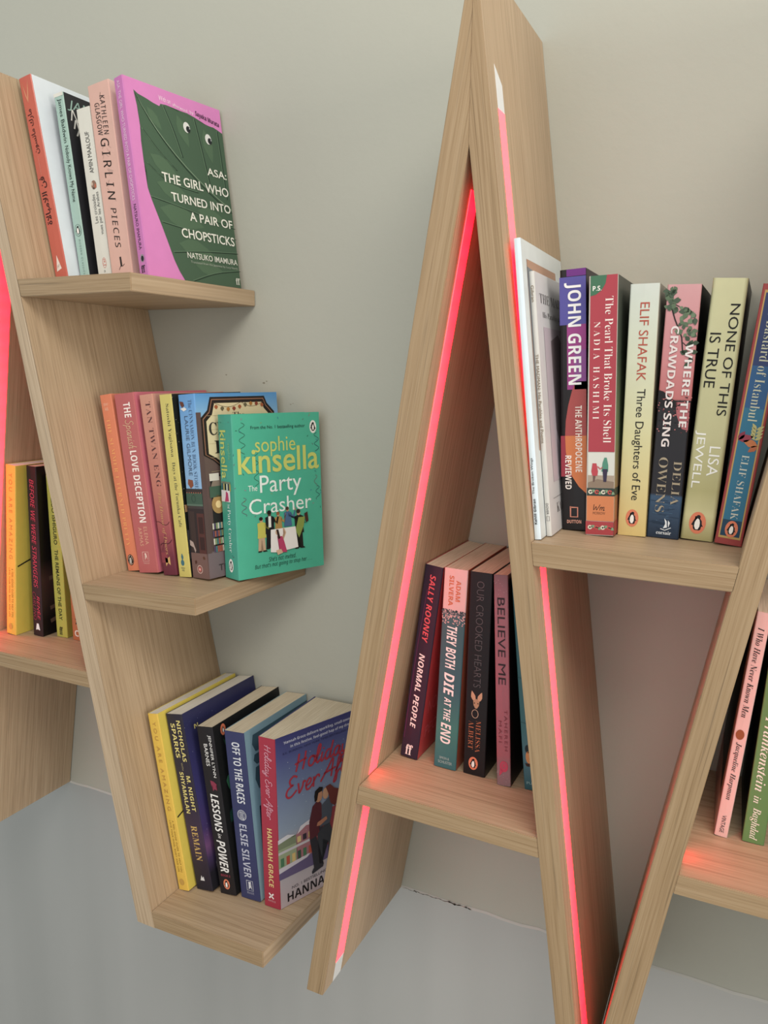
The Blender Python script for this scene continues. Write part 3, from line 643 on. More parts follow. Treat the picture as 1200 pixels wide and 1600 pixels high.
b.P('spine_picture', 'S', [(.08, .035), (.3, .04), (.36, .06), (.22, .07), (.12, .055)], '6A3A2A', 2).P('spine_picture', 'S', [(.1, .075), (.36, .068), (.5, .08), (.3, .09)], 'E6E0DA', 2).P('spine_picture', 'S', [(.22, .455), (.5, .46), (.52, .49), (.34, .505), (.18, .48)], '8A4A30', 2)
b.R('spine_picture', 'S', .51, .53, 0, 1, '3A3030').R('spine_picture', 'S', .53, .59, 0, 1, '3E5A4A').E('spine_picture', 'S', .45, .56, 3.4, 4.2, '2E463A', 2, ring=.7).R('spine_picture', 'S', .59, .6, 0, 1, '5A7060')
for i in range(7): b.E('spine_picture', 'S', .08 + .14 * i, .528, .8, .7, 'B8694A', 3, 8)
b.R('spine_picture', 'S', .615, .86, 0, 1, '33282A').R('spine_picture', 'S', .63, .85, .1, .42, '40302E', 2).R('spine_picture', 'S', .64, .86, .56, 1, '57302C', 2).R('spine_picture', 'S', .66, .75, .64, .92, '3A2222', 3).R('spine_picture', 'S', .77, .84, .64, .92, '3A2222', 3).P('spine_picture', 'S', [(0, .79), (.2, .8), (.35, .845), (.3, .86), (.2, .83), (0, .82)], 'B49C92', 3)
b.R('spine_picture', 'S', .86, 1, 0, 1, '775852').leaf('spine_picture', 'S', .3, .9, 5, 1.9, '4E2A20').leaf('spine_picture', 'S', .72, .88, 5, .4, '5E3A2A')
b.E('publisher_emblem', 'S', .49, .95, 4.6, 4.6, 'DCB0A4', 2, ring=.8).E('publisher_emblem', 'S', .49, .95, 2.6, 2.6, 'C8625A', 3).E('publisher_emblem', 'S', .49, .95, 1.1, 1.1, 'E6C8BC', 4)
sign = [(.17, .02), (.83, .02), (.86, .06), (.95, .11), (.95, .4), (.8, .44), (.75, .55), (.35, .55), (.3, .43), (.15, .36), (.05, .33), (.05, .13), (.13, .09)]
def inset(q, k): return [(.5 + (x - .5) * k, .28 + (y - .28) * k) for x, y in q]
b.P('cover_sign', 'F', sign, '2A2220', 2).P('cover_sign', 'F', inset(sign, .955), '9A6A50', 3).P('cover_sign', 'F', inset(sign, .935), '2A2220', 4).P('cover_sign', 'F', inset(sign, .87), 'DCCBA0', 5)
for i in range(5): b.L('cover_sign', 'F', [(.12, .12 + .075 * i), (.9, .12 + .075 * i)], .3, 'BCA87C', 6)
b.L('cover_bunting', 'F', curve((.2, .05), (.35, .085), (.4, .085), (.53, .05)) + curve((.53, .05), (.62, .085), (.7, .085), (.83, .045)), .4, '5A4030', 7)
for i in range(9): b.leaf('cover_bunting', 'F', .23 + .07 * i, .062 + .014 * math.sin(i * PI / 4.2), 5, 1.57, ('A85A30', '6A6248', 'B0742E', '8E3E2A')[i % 4], 8, .5)
b.T('cover_title', 'F', 'The', .105, .135, .42, .56, '2A2426', 'f', 'h', 8).T('cover_title', 'F', 'CINNAMON', .155, .225, .13, .92, '33302E', 'F', 'h', 8).T('cover_title', 'F', 'BUN', .255, .325, .18, .6, '33302E', 'F', 'h', 8)
b.R('cover_picture', 'F', .1, .86, 0, .055, '5E4A48', 2).R('cover_picture', 'F', .44, .86, .1, 1, '2A2626', 2).E('cover_picture', 'F', .2, .52, 12, 14, '8A7A6C', 5).R('cover_picture', 'F', .43, .47, .09, .2, 'D8D0C4', 6).R('cover_picture', 'F', .5, .56, .08, .3, '43604E', 6).E('cover_picture', 'F', .17, .6, 9, 10, 'B08A50', 6).E('cover_picture', 'F', .17, .6, 4, 4, 'F0D090', 7)
for r_ in range(4):
    for i in range(10): b.R('cover_books', 'F', .7 + r_ * .042, .733 + r_ * .042, .08 + i * .02, .096 + i * .02, rnd.choice(('C8B89A', 'A85A48', '4A7A80', 'D8D0C0', '5A4A6A', '8A9A6A')), 7)
b.T('cover_note', 'F', 'THE', .93, .965, .12, .3, '3A3234', 's', 'h', 3).done()
b = Book(FIT['party'], 'teal paperback facing outward with yellow and white title and party figures', G_MID, '3FA58C', '43B596')
y_ = 'C9CF62'
b.T('spine_author', 'S', 'kinsella', .093, .385, .14, .56, y_, 'm').T('spine_author', 'S', 'sophie', .17, .27, .62, .84, '7CC08A', 's')
for i, c in enumerate(('3A5A70', 'C8B060', '1E2226', 'D8D8C0', '4A4050', 'B8A84A')): b.R('spine_picture', 'S', .415, .46, .1 + i * .11, .19 + i * .11, c, 2).E('spine_picture', 'S', .145 + i * .11, .408, 1, 1.2, 'A07A60', 3, 8)
b.R('spine_picture', 'S', .455, .525, .06, .7, 'E8E0DC', 4).P('spine_picture', 'S', [(.4, .46), (.55, .47), (.6, .52), (.3, .525), (.38, .49)], 'C03A6A', 5)
b.T('spine_title', 'S', 'THE', .538, .565, .45, .58, 'E4F0E8', 's').T('spine_title', 'S', 'Party Crasher', .572, .835, .38, .66, 'E4F0E8', 'f')
b.E('publisher_emblem', 'S', .5, .918, 4.6, 7.4, 'F0ECE4', 2).penguin('S', .5, .918, 7.0, None, 2)
b.T('cover_note', 'F', 'From the No. 1 bestselling author', .072, .098, .2, .82, '23403A', 's', 'h', 3)
b.E('cover_emblem', 'F', .92, .092, 4.6, 7.2, 'F0ECE4', 2)
b.shape('cover_emblem', 'F', .92, .092, 7, [(0, .72), (.22, .6), (.18, .42), (.38, 0), (.5, -.3), (.3, -.5), (.2, -.66), (-.2, -.66), (-.36, -.3), (-.5, -.2), (-.3, .3), (-.1, .46), (-.2, .6)], '1C1A1C', 3).shape('cover_emblem', 'F', .92, .092, 7, [(0, .42), (.18, .05), (.14, -.5), (-.14, -.5), (-.22, 0)], 'F2ECE4', 4)
b.T('cover_author', 'F', 'sophie', .14, .262, .24, .7, y_, 's', 'h', 3).T('cover_author', 'F', 'kinsella', .205, .36, .045, .975, y_, 'm', 'h', 4)
b.T('cover_title', 'F', 'The', .43, .465, .145, .245, 'EAF2EC', 's', 'h', 3).T('cover_title', 'F', 'Party', .375, .515, .275, .755, 'EAF2EC', 's', 'h', 3).T('cover_title', 'F', 'Crasher', .515, .61, .145, .87, 'EAF2EC', 's', 'h', 3)
def person(bk, n, a, f, hgt, skin, hair, top, bottom, legs=True, lay=4, armup=1):
    W, H = bk.dim('F'); sx, sy = hgt / W, hgt / H
    def Q(pts, c, l): bk.P(n, 'F', [(a + x * sx, f + y * sy) for x, y in pts], c, l)
    if legs:
        Q([(-.1, .5), (.1, .5), (.12, .97), (.04, .98), (.0, .62), (-.05, .98), (-.13, .97)], bottom, lay)
        Q([(-.13, .96), (-.03, .96), (-.02, 1.0), (-.14, 1.0)], '22201E', lay + 1); Q([(.03, .96), (.13, .96), (.18, 1.0), (.03, 1.0)], '22201E', lay + 1)
    Q([(-.13, .17), (-.03, .14), (.05, .14), (.14, .18), (.13, .4), (.15, .6), (-.14, .6), (-.12, .4)], top, lay + 1)
    Q([(.12, .18), (.2, .3), (.26 * armup, .12), (.3 * armup, .14), (.24, .38), (.1, .28)], top, lay + 1)
    Q([(.25 * armup, .13), (.28 * armup, .06), (.31 * armup, .07), (.3 * armup, .15)], skin, lay + 1)
    bk.E(n, 'F', a, f + .075 * sy, hgt * .055, hgt * .075, skin, lay + 2, 12); bk.E(n, 'F', a - .01 * sx, f + .045 * sy, hgt * .062, hgt * .055, hair, lay + 3, 12)
person(b, 'cover_picture', .27, .63, 38, 'C89A70', '2A2220', 'C2BC4A', 'C0A080')
person(b, 'cover_picture', .365, .595, 42, '5A3E30', '1C1816', '1E1E22', '1E1E22'); b.R('cover_picture', 'F', .63, .7, .35, .38, 'E4E4DC', 7)
person(b, 'cover_picture', .465, .61, 34, 'C8A078', '9A5A34', 'B08A48', 'B08A48', False)
person(b, 'cover_picture', .575, .585, 36, 'B88A68', '4A3A30', '4A6A92', '6A8CB0', False)
person(b, 'cover_picture', .705, .61, 44, 'C89A78', '3A2A24', '24221E', '24221E', armup=-1); b.P('cover_picture', 'F', [(.7, .66), (.78, .66), (.76, .72), (.7, .79), (.66, .74)], '8A9A40', 9).P('cover_picture', 'F', [(.77, .64), (.81, .63), (.82, .69), (.79, .7)], '4A2A24', 10)
b.P('cover_picture', 'F', [(.37, .715), (.66, .715), (.685, .85), (.6, .855), (.5, .86), (.42, .862), (.36, .856)], 'EDE6E2', 10)
b.P('cover_picture', 'F', [(.44, .76), (.5, .765), (.52, .8), (.55, .87), (.46, .865), (.46, .81)], 'BE3A66', 11).P('cover_picture', 'F', [(.42, .85), (.48, .845), (.5, .87), (.44, .88)], 'D6B090', 12).E('cover_picture', 'F', .44, .735, 2.2, 3, 'D6B090', 12, 12).P('cover_picture', 'F', [(.43, .718), (.455, .72), (.475, .775), (.45, .78)], '3A2622', 13).P('cover_picture', 'F', [(.5, .76), (.53, .74), (.51, .715), (.52, .71), (.545, .745), (.51, .79)], 'D6B090', 12)
b.T('cover_note', 'F', "She's not invited.", .885, .915, .34, .66, '1E3A34', 'it', 'h', 3).T('cover_note', 'F', "But that's not going to stop her . . .", .922, .955, .18, .85, '1E3A34', 'it', 'h', 3)
def streamer(a, f, n, am, st, c):
    p = [(a + am * math.sin(i * PI / 4) * (1 if (i // 4) % 2 == 0 else .8), f + st * i) for i in range(n)]
    b.L('cover_confetti', 'F', p, .55, c, 2)
streamer(.1, .05, 26, .035, .0075, '2E5E4E'); streamer(.24, .22, 30, .03, .0075, '2E6A50'); streamer(.09, .5, 20, .03, .006, '5E4E68'); streamer(.96, .13, 18, -.03, .007, '2E4E5A'); streamer(.93, .4, 12, .02, .007, '6E6A70'); streamer(.95, .47, 16, .025, .006, '2E4E5A')
for i in range(70):
    a, f = rnd.random(), rnd.random() * .62
    if .2 < a < .85 and .1 < f < .58 and rnd.random() < .8: continue
    an = rnd.random() * PI; b.L('cover_confetti', 'F', [(a, f), (a + .018 * math.cos(an), f + .012 * math.sin(an))], .6, rnd.choice(('2E5E70', '6E5A70', '2A5A48', '3A6EA0', 'A0688A', '8AA860')), 2)
for i in range(16):
    a, f = .1 + rnd.random() * .8, rnd.random() * .4 + (.0 if i % 2 else .55); an = rnd.random() * PI; b.L('spine_confetti', 'S', [(a, f), (a + .08 * math.cos(an), f + .01 * math.sin(an))], .5, rnd.choice(('2E5E70', '2A5A48', '6E5A70')), 1)
b.done()

# ---- bottom left stub shelf
def amazing(key, label, group):
    b = Book(FIT[key], label, group, 'E2B93A', 'DDC644', pages=PAGES_WHITE)
    b.T('spine_title', 'S', 'YOU ARE AMAZING', .045, .545, .36, .68, 'B98A3C', 's', sp=1.5)
    b.T('spine_note', 'S', 'A FEEL-GOOD GUIDE TO HELP YOU', .6, .895, .58, .74, '8A6A28', 's', sp=1.2).T('spine_note', 'S', 'LOVE YOUR MIND, BODY AND LIFE', .6, .895, .28, .44, '8A6A28', 's', sp=1.2)
    b.E('publisher_emblem', 'S', .47, .953, 3.4, 4, 'C49A3E', 2)
    b.L('cover_picture', 'F', [(.02, .585), (.2, .55), (.42, .5), (.7, .47)], 1.8, '2A2420').L('cover_picture', 'F', [(.34, .52), (.3, .6)], 1.8, '2A2420').done()
amazing('amazing', 'yellow paperback with faint gold lettering, leftmost on the bottom shelf', G_LOW)
b = Book(FIT['remain'], 'dark navy paperback with starry purple front cover and yellow lettering on its spine', G_LOW, [(0, '2A2838'), (.5, '302A3E'), (.72, '43304A'), (.85, '2E2436'), (1, '22202C')], [(0, '2E3058'), (.45, '3E3A74'), (.65, '4A3A70'), (.75, '7A5080'), (.82, '4A3A62'), (.9, '26242E'), (1, '222228')], pages=PAGES_WHITE)
yl = 'DDCC78'
b.T('spine_author', 'S', 'NICHOLAS', .035, .265, .6, .84, yl, 'b').T('spine_author', 'S', 'SPARKS', .052, .245, .22, .48, yl, 'b').T('spine_author', 'S', 'WITH', .272, .315, .44, .54, 'A89C70', 's')
b.T('spine_author', 'S', 'M. NIGHT', .345, .545, .62, .86, yl, 'b').T('spine_author', 'S', 'SHYAMALAN', .325, .56, .24, .48, yl, 'b').T('spine_title', 'S', 'REMAIN', .63, .83, .34, .72, 'C9A45A', 'F', sp=1.1)
b.P('publisher_emblem', 'S', [(.36, .945), (.46, .915), (.5, .93), (.58, .92), (.62, .945)], 'D8D6DA')
for i in range(90): b.E('cover_stars', 'F', rnd.random(), rnd.random() * .7, .3, .3, rnd.choice(('8A92C8', 'C8CCE8', '5A62A0')), 1, 6)
b.T('cover_title', 'F', 'N', .085, .11, .12, .17, yl, 'b', 'h').E('cover_picture', 'F', .2, .55, 4, 3.5, 'B8B04A', 2).E('cover_picture', 'F', .23, .61, 2, 2, 'C8BC5A', 2).R('cover_emblem', 'F', .86, .93, .1, .24, 'E6E6E8', 2)
for i in range(3): b.L('cover_emblem', 'F', [(.115, .873 + .02 * i), (.225, .873 + .02 * i)], 1.4, '26242E', 3)
b.done()
b = Book(FIT['lessons'], 'black paperback with white slanted capitals and green ivy leaves on its cover', G_LOW, '1F1C20', '1B1B1C', splay=(.03, 0))
wh = 'E8E4E0'
b.T('spine_author', 'S', 'JENNIFER LYNN', .047, .295, .62, .84, wh, 's').T('spine_author', 'S', 'BARNES', .1, .23, .32, .54, wh, 's')
b.P('spine_ornament', 'S', [(.4, .315), (.6, .32), (.78, .335), (.7, .35), (.76, .372), (.6, .365), (.5, .378), (.52, .35), (.42, .34)], '8A3048')
b.T('spine_title', 'S', 'LESSONS', .395, .622, .28, .76, wh, 'i').T('spine_title', 'S', 'in', .632, .66, .4, .62, wh, 'fi').T('spine_title', 'S', 'POWER', .672, .865, .24, .78, wh, 'i').T('spine_note', 'S', 'BOOK 2', .878, .892, .22, .8, '9A3A4A', 'b', 'h')
b.penguin('S', .5, .938, 6.2)
b.E('cover_emblem', 'F', .13, .045, 4.6, 6.6, 'D9734F', 3).shape('cover_emblem', 'F', .13, .045, 6.4, [(0, .6), (.3, .1), (.28, -.5), (-.28, -.5), (-.3, .1)], '1C1A1C', 4).shape('cover_emblem', 'F', .13, .045, 6.4, [(0, .35), (.16, 0), (.1, -.45), (-.14, -.45), (-.18, 0)], 'F2ECE4', 5)
b.L('cover_picture', 'F', [(.12, .1), (.2, .25), (.12, .45), (.22, .62), (.14, .8), (.24, .98)], .8, '2E5A48', 2)
for f, an, c in ((.08, 1.2, '2E6A4A'), (.12, .5, '2A5A40'), (.3, 1.9, '3A7A58'), (.33, .9, '245038'), (.47, 1.0, '2E6A58'), (.5, 2.2, '1F4A40'), (.65, 1.3, '2E6A58'), (.7, .6, '1F4A40'), (.85, 1.2, '225046')): b.leaf('cover_picture', 'F', .16, f, 20, an, c, 3, .36)
b.done()
b = Book(FIT['races'], 'thick indigo-spined paperback with pale blue cover and condensed white capitals', G_LOW, '373B64', [(0, '86A9B8'), (.5, '8FB4C4'), (1, '9CBCC8')], splay=(.0, .02))
wh = 'D8D8DE'
b.T('spine_title', 'S', 'OFF TO THE RACES', .06, .42, .34, .74, wh, 'b').E('publisher_ring', 'S', .5, .49, 6.2, 6.2, wh, 2, ring=.6).E('publisher_ring', 'S', .5, .49, 4.6, 4.6, wh, 2, ring=.4)
for i in range(5): b.L('publisher_ring', 'S', [(.4, .472 + .009 * i), (.6, .478 + .009 * i)], .7, wh, 3)
b.T('spine_author', 'S', 'ELSIE SILVER', .545, .868, .3, .68, 'B9BACB', 'b')
b.L('publisher_emblem', 'S', [(.38, .885), (.7, .885), (.7, .945), (.38, .945), (.38, .885)], .5, wh).P('publisher_emblem', 'S', [(.46, .94), (.5, .91), (.46, .895), (.6, .89), (.56, .91), (.64, .94), (.56, .925)], wh).T('publisher_emblem', 'S', 'SIMON & SCHUSTER', .953, .966, .36, .72, 'A9AAC0', 's', 'h')
for f0, f1 in ((.04, .14), (.155, .215), (.23, .36), (.46, .98)): b.P('cover_picture', 'F', [(.12, f0), (1, f0), (1, f1), (.14, f1), (.1, (f0 + f1) / 2)], '3E5A68' if f1 < .4 else '2A3444', 2)
b.done()
b = Book(FIT['holiday'], 'red-spined paperback fanned open, cover showing a kissing couple in a snowy town', G_LOW, 'A8293F', [(0, '3E3F78'), (.12, '50578F'), (.3, '6F7FA6'), (.55, '8FA0B8'), (.62, 'A8A8B4'), (.84, 'B8B0B8'), (1, 'C4B4BC')], splay=(.40, .0))
b.script('spine_title', 'S', 'Holiday Ever After', .04, .47, .22, .8, 'D68E9E', .9, 'd').T('spine_author', 'S', 'HANNAH GRACE', .525, .875, .36, .66, 'E2C27A', 'b').L('publisher_emblem', 'S', [(.34, .915), (.62, .945)], 1.7, 'F0E4E0').L('publisher_emblem', 'S', [(.62, .915), (.34, .945)], 1.7, 'F0E4E0').T('publisher_emblem', 'S', 'PIATKUS', .955, .966, .28, .74, 'D8A0A4', 's', 'h')
b.T('cover_note', 'F', "'Hannah Grace delivers sparkling, small-town", .03, .052, .09, .82, 'C9CBE0', 'b', 'h').T('cover_note', 'F', 'in this festive, feel-good hap of my dreams', .062, .084, .16, .88, 'C9CBE0', 'b', 'h').T('cover_note', 'F', 'B.K. BORISON, NEW YORK TIMES BESTSELLING AUTHOR', .094, .108, .08, .92, '2E305A', 's', 'h')
b.script('cover_title', 'F', 'Holiday', .125, .27, .2, .8, 'B02E42', 2.2, 'h', 4).script('cover_title', 'F', 'Ever', .25, .365, .1, .46, 'B02E42', 2.2, 'h', 4).script('cover_title', 'F', 'After', .235, .385, .47, .93, 'B02E42', 2.2, 'h', 4)
b.P('cover_picture', 'F', [(0, .6), (.1, .59), (.16, .605), (.2, .6), (.22, .61), (.22, .76), (0, .77)], '7E8A6E').R('cover_picture', 'F', .645, .765, .0, .2, '9AA886', 2)
b.P('cover_picture', 'F', [(.19, .6), (.24, .565), (.34, .55), (.38, .585), (.38, .76), (.19, .765)], 'A8707A', 2).P('cover_picture', 'F', [(.38, .56), (.46, .53), (1, .54), (1, .76), (.38, .76)], '943E46', 2)
for i in range(6): b.R('cover_picture', 'F', .615, .65, .2 + i * .06, .24 + i * .06, ('D8C080', '3A3440', 'C8A468')[i % 3], 4); b.R('cover_picture', 'F', .7, .75, .02 + i * .06, .055 + i * .06, ('4A7A5A', 'B8503E', 'D8B870', '3E5A4A')[i % 4], 4)
b.P('cover_picture', 'F', [(0, .585), (.1, .575), (.18, .595), (.1, .6), (0, .61)], 'D8D8E0', 3).P('cover_picture', 'F', [(.2, .6), (.24, .56), (.34, .545), (.38, .58), (.3, .57)], 'D8D4DC', 3).R('cover_picture', 'F', .66, .675, .0, .38, 'C8C4CC', 3)
b.P('cover_picture', 'F', [(0, .765), (1, .74), (1, .81), (.5, .835), (0, .825)], '665A82', 3).P('cover_picture', 'F', [(0, .755), (.35, .745), (.3, .765), (0, .785)], 'CFC8D4', 4)
# the couple
b.P('cover_couple', 'F', [(.33, .66), (.4, .655), (.42, .7), (.43, .84), (.48, .855), (.47, .87), (.35, .885), (.345, .87), (.37, .85), (.35, .74)], '34343C', 6).P('cover_couple', 'F', [(.42, .655), (.55, .6), (.6, .7), (.58, .83), (.62, .845), (.56, .855), (.53, .84), (.54, .73), (.48, .7), (.46, .85), (.42, .85)], '3C4048', 5)
b.P('cover_couple', 'F', [(.37, .475), (.43, .45), (.47, .48), (.47, .56), (.42, .66), (.33, .67), (.33, .56)], '5A2A34', 7).P('cover_couple', 'F', [(.45, .5), (.56, .46), (.6, .5), (.58, .58), (.56, .62), (.45, .62)], '4E5664', 6).P('cover_couple', 'F', [(.42, .585), (.52, .57), (.53, .59), (.45, .61), (.41, .605)], 'B87A5E', 8)
b.E('cover_couple', 'F', .44, .425, 5, 8, 'C08A6A', 8).P('cover_couple', 'F', [(.39, .42), (.4, .39), (.45, .375), (.49, .385), (.48, .405), (.43, .41), (.42, .45), (.395, .455)], '221C1E', 9).E('cover_couple', 'F', .52, .43, 4, 7, 'C89878', 7).P('cover_couple', 'F', [(.52, .39), (.57, .385), (.62, .42), (.68, .44), (.66, .5), (.62, .53), (.57, .5), (.55, .44)], '6E3430', 9)
for i in range(40): b.E('cover_snow', 'F', rnd.random() * .9, .1 + rnd.random() * .6, .35 + rnd.random() * .3, .4, 'B8C0D0', 3, 6)
b.T('cover_note', 'F', 'NO. 1 BESTSELLING AUTHOR', .895, .912, .13, .72, '3A3440', 's', 'h').T('cover_author', 'F', 'HANNAH GRACE', .925, .978, .08, .96, '1E1A20', 'b', 'h').done()

# ---- inside the left letter
amazing('amazing2', 'yellow paperback with faint lettering beside a black book, lit orange by the red strip', G_INL)
b = Book(FIT['before'], 'black paperback with slanted pink-red handwriting on its spine, beside yellow books', G_INL, [(0, '2A1E22'), (.6, '3C2830'), (1, '2E2024')], [(0, '181416'), (.55, '1A1618'), (.66, '4A3230'), (.8, '3A2A28'), (.9, '1C1618'), (1, '161214')])
pk = 'E03A5A'
b.T('spine_title', 'S', 'BEFORE WE WERE STRANGERS', .075, .708, .3, .72, pk, 'it').T('spine_author', 'S', 'RENÉE', .758, .9, .55, .88, pk, 'it').T('spine_author', 'S', 'CARLINO', .735, .905, .14, .44, '9A3448', 'it')
b.P('publisher_emblem', 'S', [(.42, .925), (.62, .925), (.74, .965), (.52, .96), (.32, .965)], 'F0ECEC')
for p in ([(.1, .66), (.5, .64), (1, .6)], [(.1, .84), (.5, .8), (1, .76)], [(.1, .92), (.4, .88), (1, .86)]): b.L('cover_picture', 'F', p, 5, '6A5044', 1)
b.L('cover_picture', 'F', [(.28, .36), (.36, .3), (.5, .27)], .7, '7A4A50').L('cover_picture', 'F', [(.3, .46), (.34, .42)], .6, '8A6A6A').done()
b = Book(FIT['remains'], 'lime yellow paperback with small dark capitals, between black book and oak leg', G_INL, 'BDB442', 'ADA43C')
b.T('spine_author', 'S', 'KAZUO ISHIGURO', .09, .42, .36, .66, '3A3820', 'm').T('spine_title', 'S', 'THE REMAINS OF THE DAY', .452, .892, .36, .66, '3A3820', 'm').T('publisher_emblem', 'S', 'ff', .935, .985, .32, .62, '26241A', 'F', 'h').done()
b = Book(FIT['orange'], 'orange book mostly hidden behind the left letter leg, with a white C on its spine', G_INL, 'BE6A3C', 'B5643A')
b.T('spine_title', 'S', 'A', .86, .9, .3, .5, '3A2A22', 'b').T('publisher_emblem', 'S', 'C', .935, .975, .2, .5, 'EADCD0', 'b', 'h').done()

# ---- inside the middle letter
b = Book(FIT['normal'], 'purple-black spined book with pink and white slanted capitals, leaning on the lit leg', G_INM, '2C2336', 'C2444A')
b.T('spine_author', 'S', 'SALLY ROONEY', .045, .385, .36, .68, 'E0545E', 'i').T('spine_title', 'S', 'NORMAL PEOPLE', .445, .836, .34, .66, 'F0E4E0', 'i').T('publisher_emblem', 'S', 'ff', .93, .985, .28, .68, 'F0E4E0', 'F', 'h')
b.L('spine_line', 'S', [(.3, .12), (.18, .4), (.1, .9)], .5, '6A2A58', 1).T('cover_title', 'F', 'NORMAL', .7, .77, .1, .6, 'D87078', 's', 'h').T('cover_title', 'F', 'PEOPLE', .84, .9, .1, .6, 'D87078', 's', 'h').done()
b = Book(FIT['both'], 'pale pink to teal paperback with big white capitals and speckled band', G_INM, [(0, 'E0B9B4'), (.2, 'DDB4B0'), (.225, '3E6066'), (.6, '3A6068'), (.8, '3E7A72'), (1, '356A70')], 'B4583E')
b.T('spine_author', 'S', 'ADAM', .055, .155, .54, .74, 'D06E44', 'b').T('spine_author', 'S', 'SILVERA', .035, .18, .24, .44, 'D06E44', 'b')
for i in range(150):
    a, f = rnd.random(), .2 + rnd.random() ** 1.4 * .07
    b.R('spine_picture', 'S', f - .003, f + .002, a - .02, a + .02, '2E4A50' if f < .222 else 'DDB4B0', 2)
b.T('spine_title', 'S', 'THEY BOTH', .278, .49, .26, .7, 'F2E6E2', 'i').T('spine_title', 'S', 'DIE', .51, .625, .26, .7, 'F2E6E2', 'i').T('spine_title', 'S', 'AT THE', .635, .755, .32, .62, 'F2E6E2', 'i').T('spine_title', 'S', 'END', .766, .872, .24, .68, 'F2E6E2', 'i')
b.T('publisher_emblem', 'S', 'SIMON &', .942, .955, .25, .68, 'A8C0BC', 's', 'h').T('publisher_emblem', 'S', 'SCHUSTER', .963, .977, .2, .82, 'A8C0BC', 's', 'h').done()
b = Book(FIT['crooked'], 'black paperback with thin grey capitals and a hare head on its spine', G_INM, '191518', '121012')
b.T('spine_title', 'S', 'OUR CROOKED HEARTS', .042, .556, .34, .66, '5A5658', 'n')
b.leaf('spine_picture', 'S', .42, .628, 11, -1.85, 'C89A78', 2, .2).leaf('spine_picture', 'S', .58, .628, 11, -1.25, 'C89A78', 2, .2).P('spine_picture', 'S', [(.36, .622), (.5, .612), (.64, .622), (.62, .645), (.54, .66), (.46, .66), (.38, .645)], 'B48A68', 3).E('spine_picture', 'S', .42, .634, .6, .7, '2A1E1A', 4, 8).E('spine_picture', 'S', .58, .634, .6, .7, '2A1E1A', 4, 8).E('spine_picture', 'S', .46, .688, 3.4, 4.4, 'B49A80', 2, ring=.6)
b.T('spine_author', 'S', 'MELISSA', .72, .88, .52, .74, 'B4643E', 'f').T('spine_author', 'S', 'ALBERT', .727, .87, .2, .42, 'B4643E', 'f').penguin('S', .46, .94, 6.6).done()
b = Book(FIT['believe'], 'slim dusty rose paperback with dark capitals, right of the black hare book', G_INM, [(0, '7A5A60'), (.12, 'A06A74'), (.5, 'A8606C'), (.85, 'A45660'), (.92, '8E666C'), (1, '86686C')], '1A1416')
b.T('spine_title', 'S', 'BELIEVE ME', .104, .51, .24, .76, '33282C', 's').T('spine_author', 'S', 'TAHEREH', .629, .827, .62, .84, '7E343E', 's', sp=1.3).T('spine_author', 'S', 'MAFI', .684, .789, .2, .42, '7E343E', 's', sp=1.3)
b.E('publisher_emblem', 'S', .54, .905, 4.0, 5.4, 'C23A56', 2).E('publisher_emblem', 'S', .56, .9, 2.2, 3, 'A05A66', 3, ring=.6).P('publisher_emblem', 'S', [(.25, .915), (.5, .93), (.2, .955)], 'C23A56', 2)
for i in range(40): b.E('spine_sparkle', 'S', rnd.random(), rnd.choice((rnd.random() * .1, .9 + rnd.random() * .1, rnd.random())), .25, .25, 'C8A8A8', 1, 6)
b.done()
b = Book(FIT['teal'], 'teal book half hidden behind the middle letter right leg, last on its shelf', G_INM, [(0, '2E5A5E'), (.7, '3A6C70'), (.85, '4A7480'), (1, '24565E')], '2A4A4E')
b.L('spine_fold', 'S', [(0, .455), (.6, .47)], .4, '23474A', 1).L('spine_crease', 'S', [(0, .67), (.6, .685)], .4, '23474A', 1).E('spine_picture', 'S', .24, .8, 2.4, 4, '1E2C30', 2).E('spine_picture', 'S', .26, .84, 2.6, 6, 'C88A50', 2).P('spine_picture', 'S', [(.1, .87), (.4, .87), (.36, .885), (.16, .885)], '3A2A24', 3).T('publisher_emblem', 'S', 'PU', .96, .973, .12, .34, '8AB0B0', 's', 'h').done()

# ---- high right shelf
b = Book(FIT['broken'], 'tall thin pale blue-white booklet at the left end against the lit leg', G_V, 'D5E4EE', 'DCE4E6', pages=PAGES_WHITE, rough=0.25, splay=(-.017, 0))
b.T('spine_author', 'S', 'Kahlil Gibran', .86, .947, .2, .62, '2A2A30', 'b', 'u').T('spine_title', 'S', 'The Broken Wings', .72, .843, .22, .66, '2A2A30', 's', 'u')
b.R('cover_picture', 'F', .06, .7, .10, .8, 'B89078', 2).P('cover_picture', 'F', [(.10, .085), (.22, .09), (.3, .13), (.4, .2), (.3, .7), (.12, .7)], '7A8088', 3).R('cover_picture', 'F', .1, .3, .55, .8, 'C89878', 3).done()
b = Book(FIT['madman'], 'very slim grey-white booklet with brown lettering, second from the left end', G_V, 'CBC9C4', 'D6D4D6', pages=PAGES_WHITE, splay=(-.016, .017))
b.T('spine_author', 'S', 'Gibran', .052, .112, .25, .8, '7A6648', 's').T('spine_title', 'S', 'THE MADMAN: His Parables and Poems', .305, .64, .25, .8, '7A6648', 's').T('publisher_emblem', 'S', 'DOVER', .872, .915, .3, .75, '4A4848', 's').L('publisher_emblem', 'S', [(.3, .922), (.8, .922), (.8, .94), (.3, .94), (.3, .922)], .3, '4A4848')
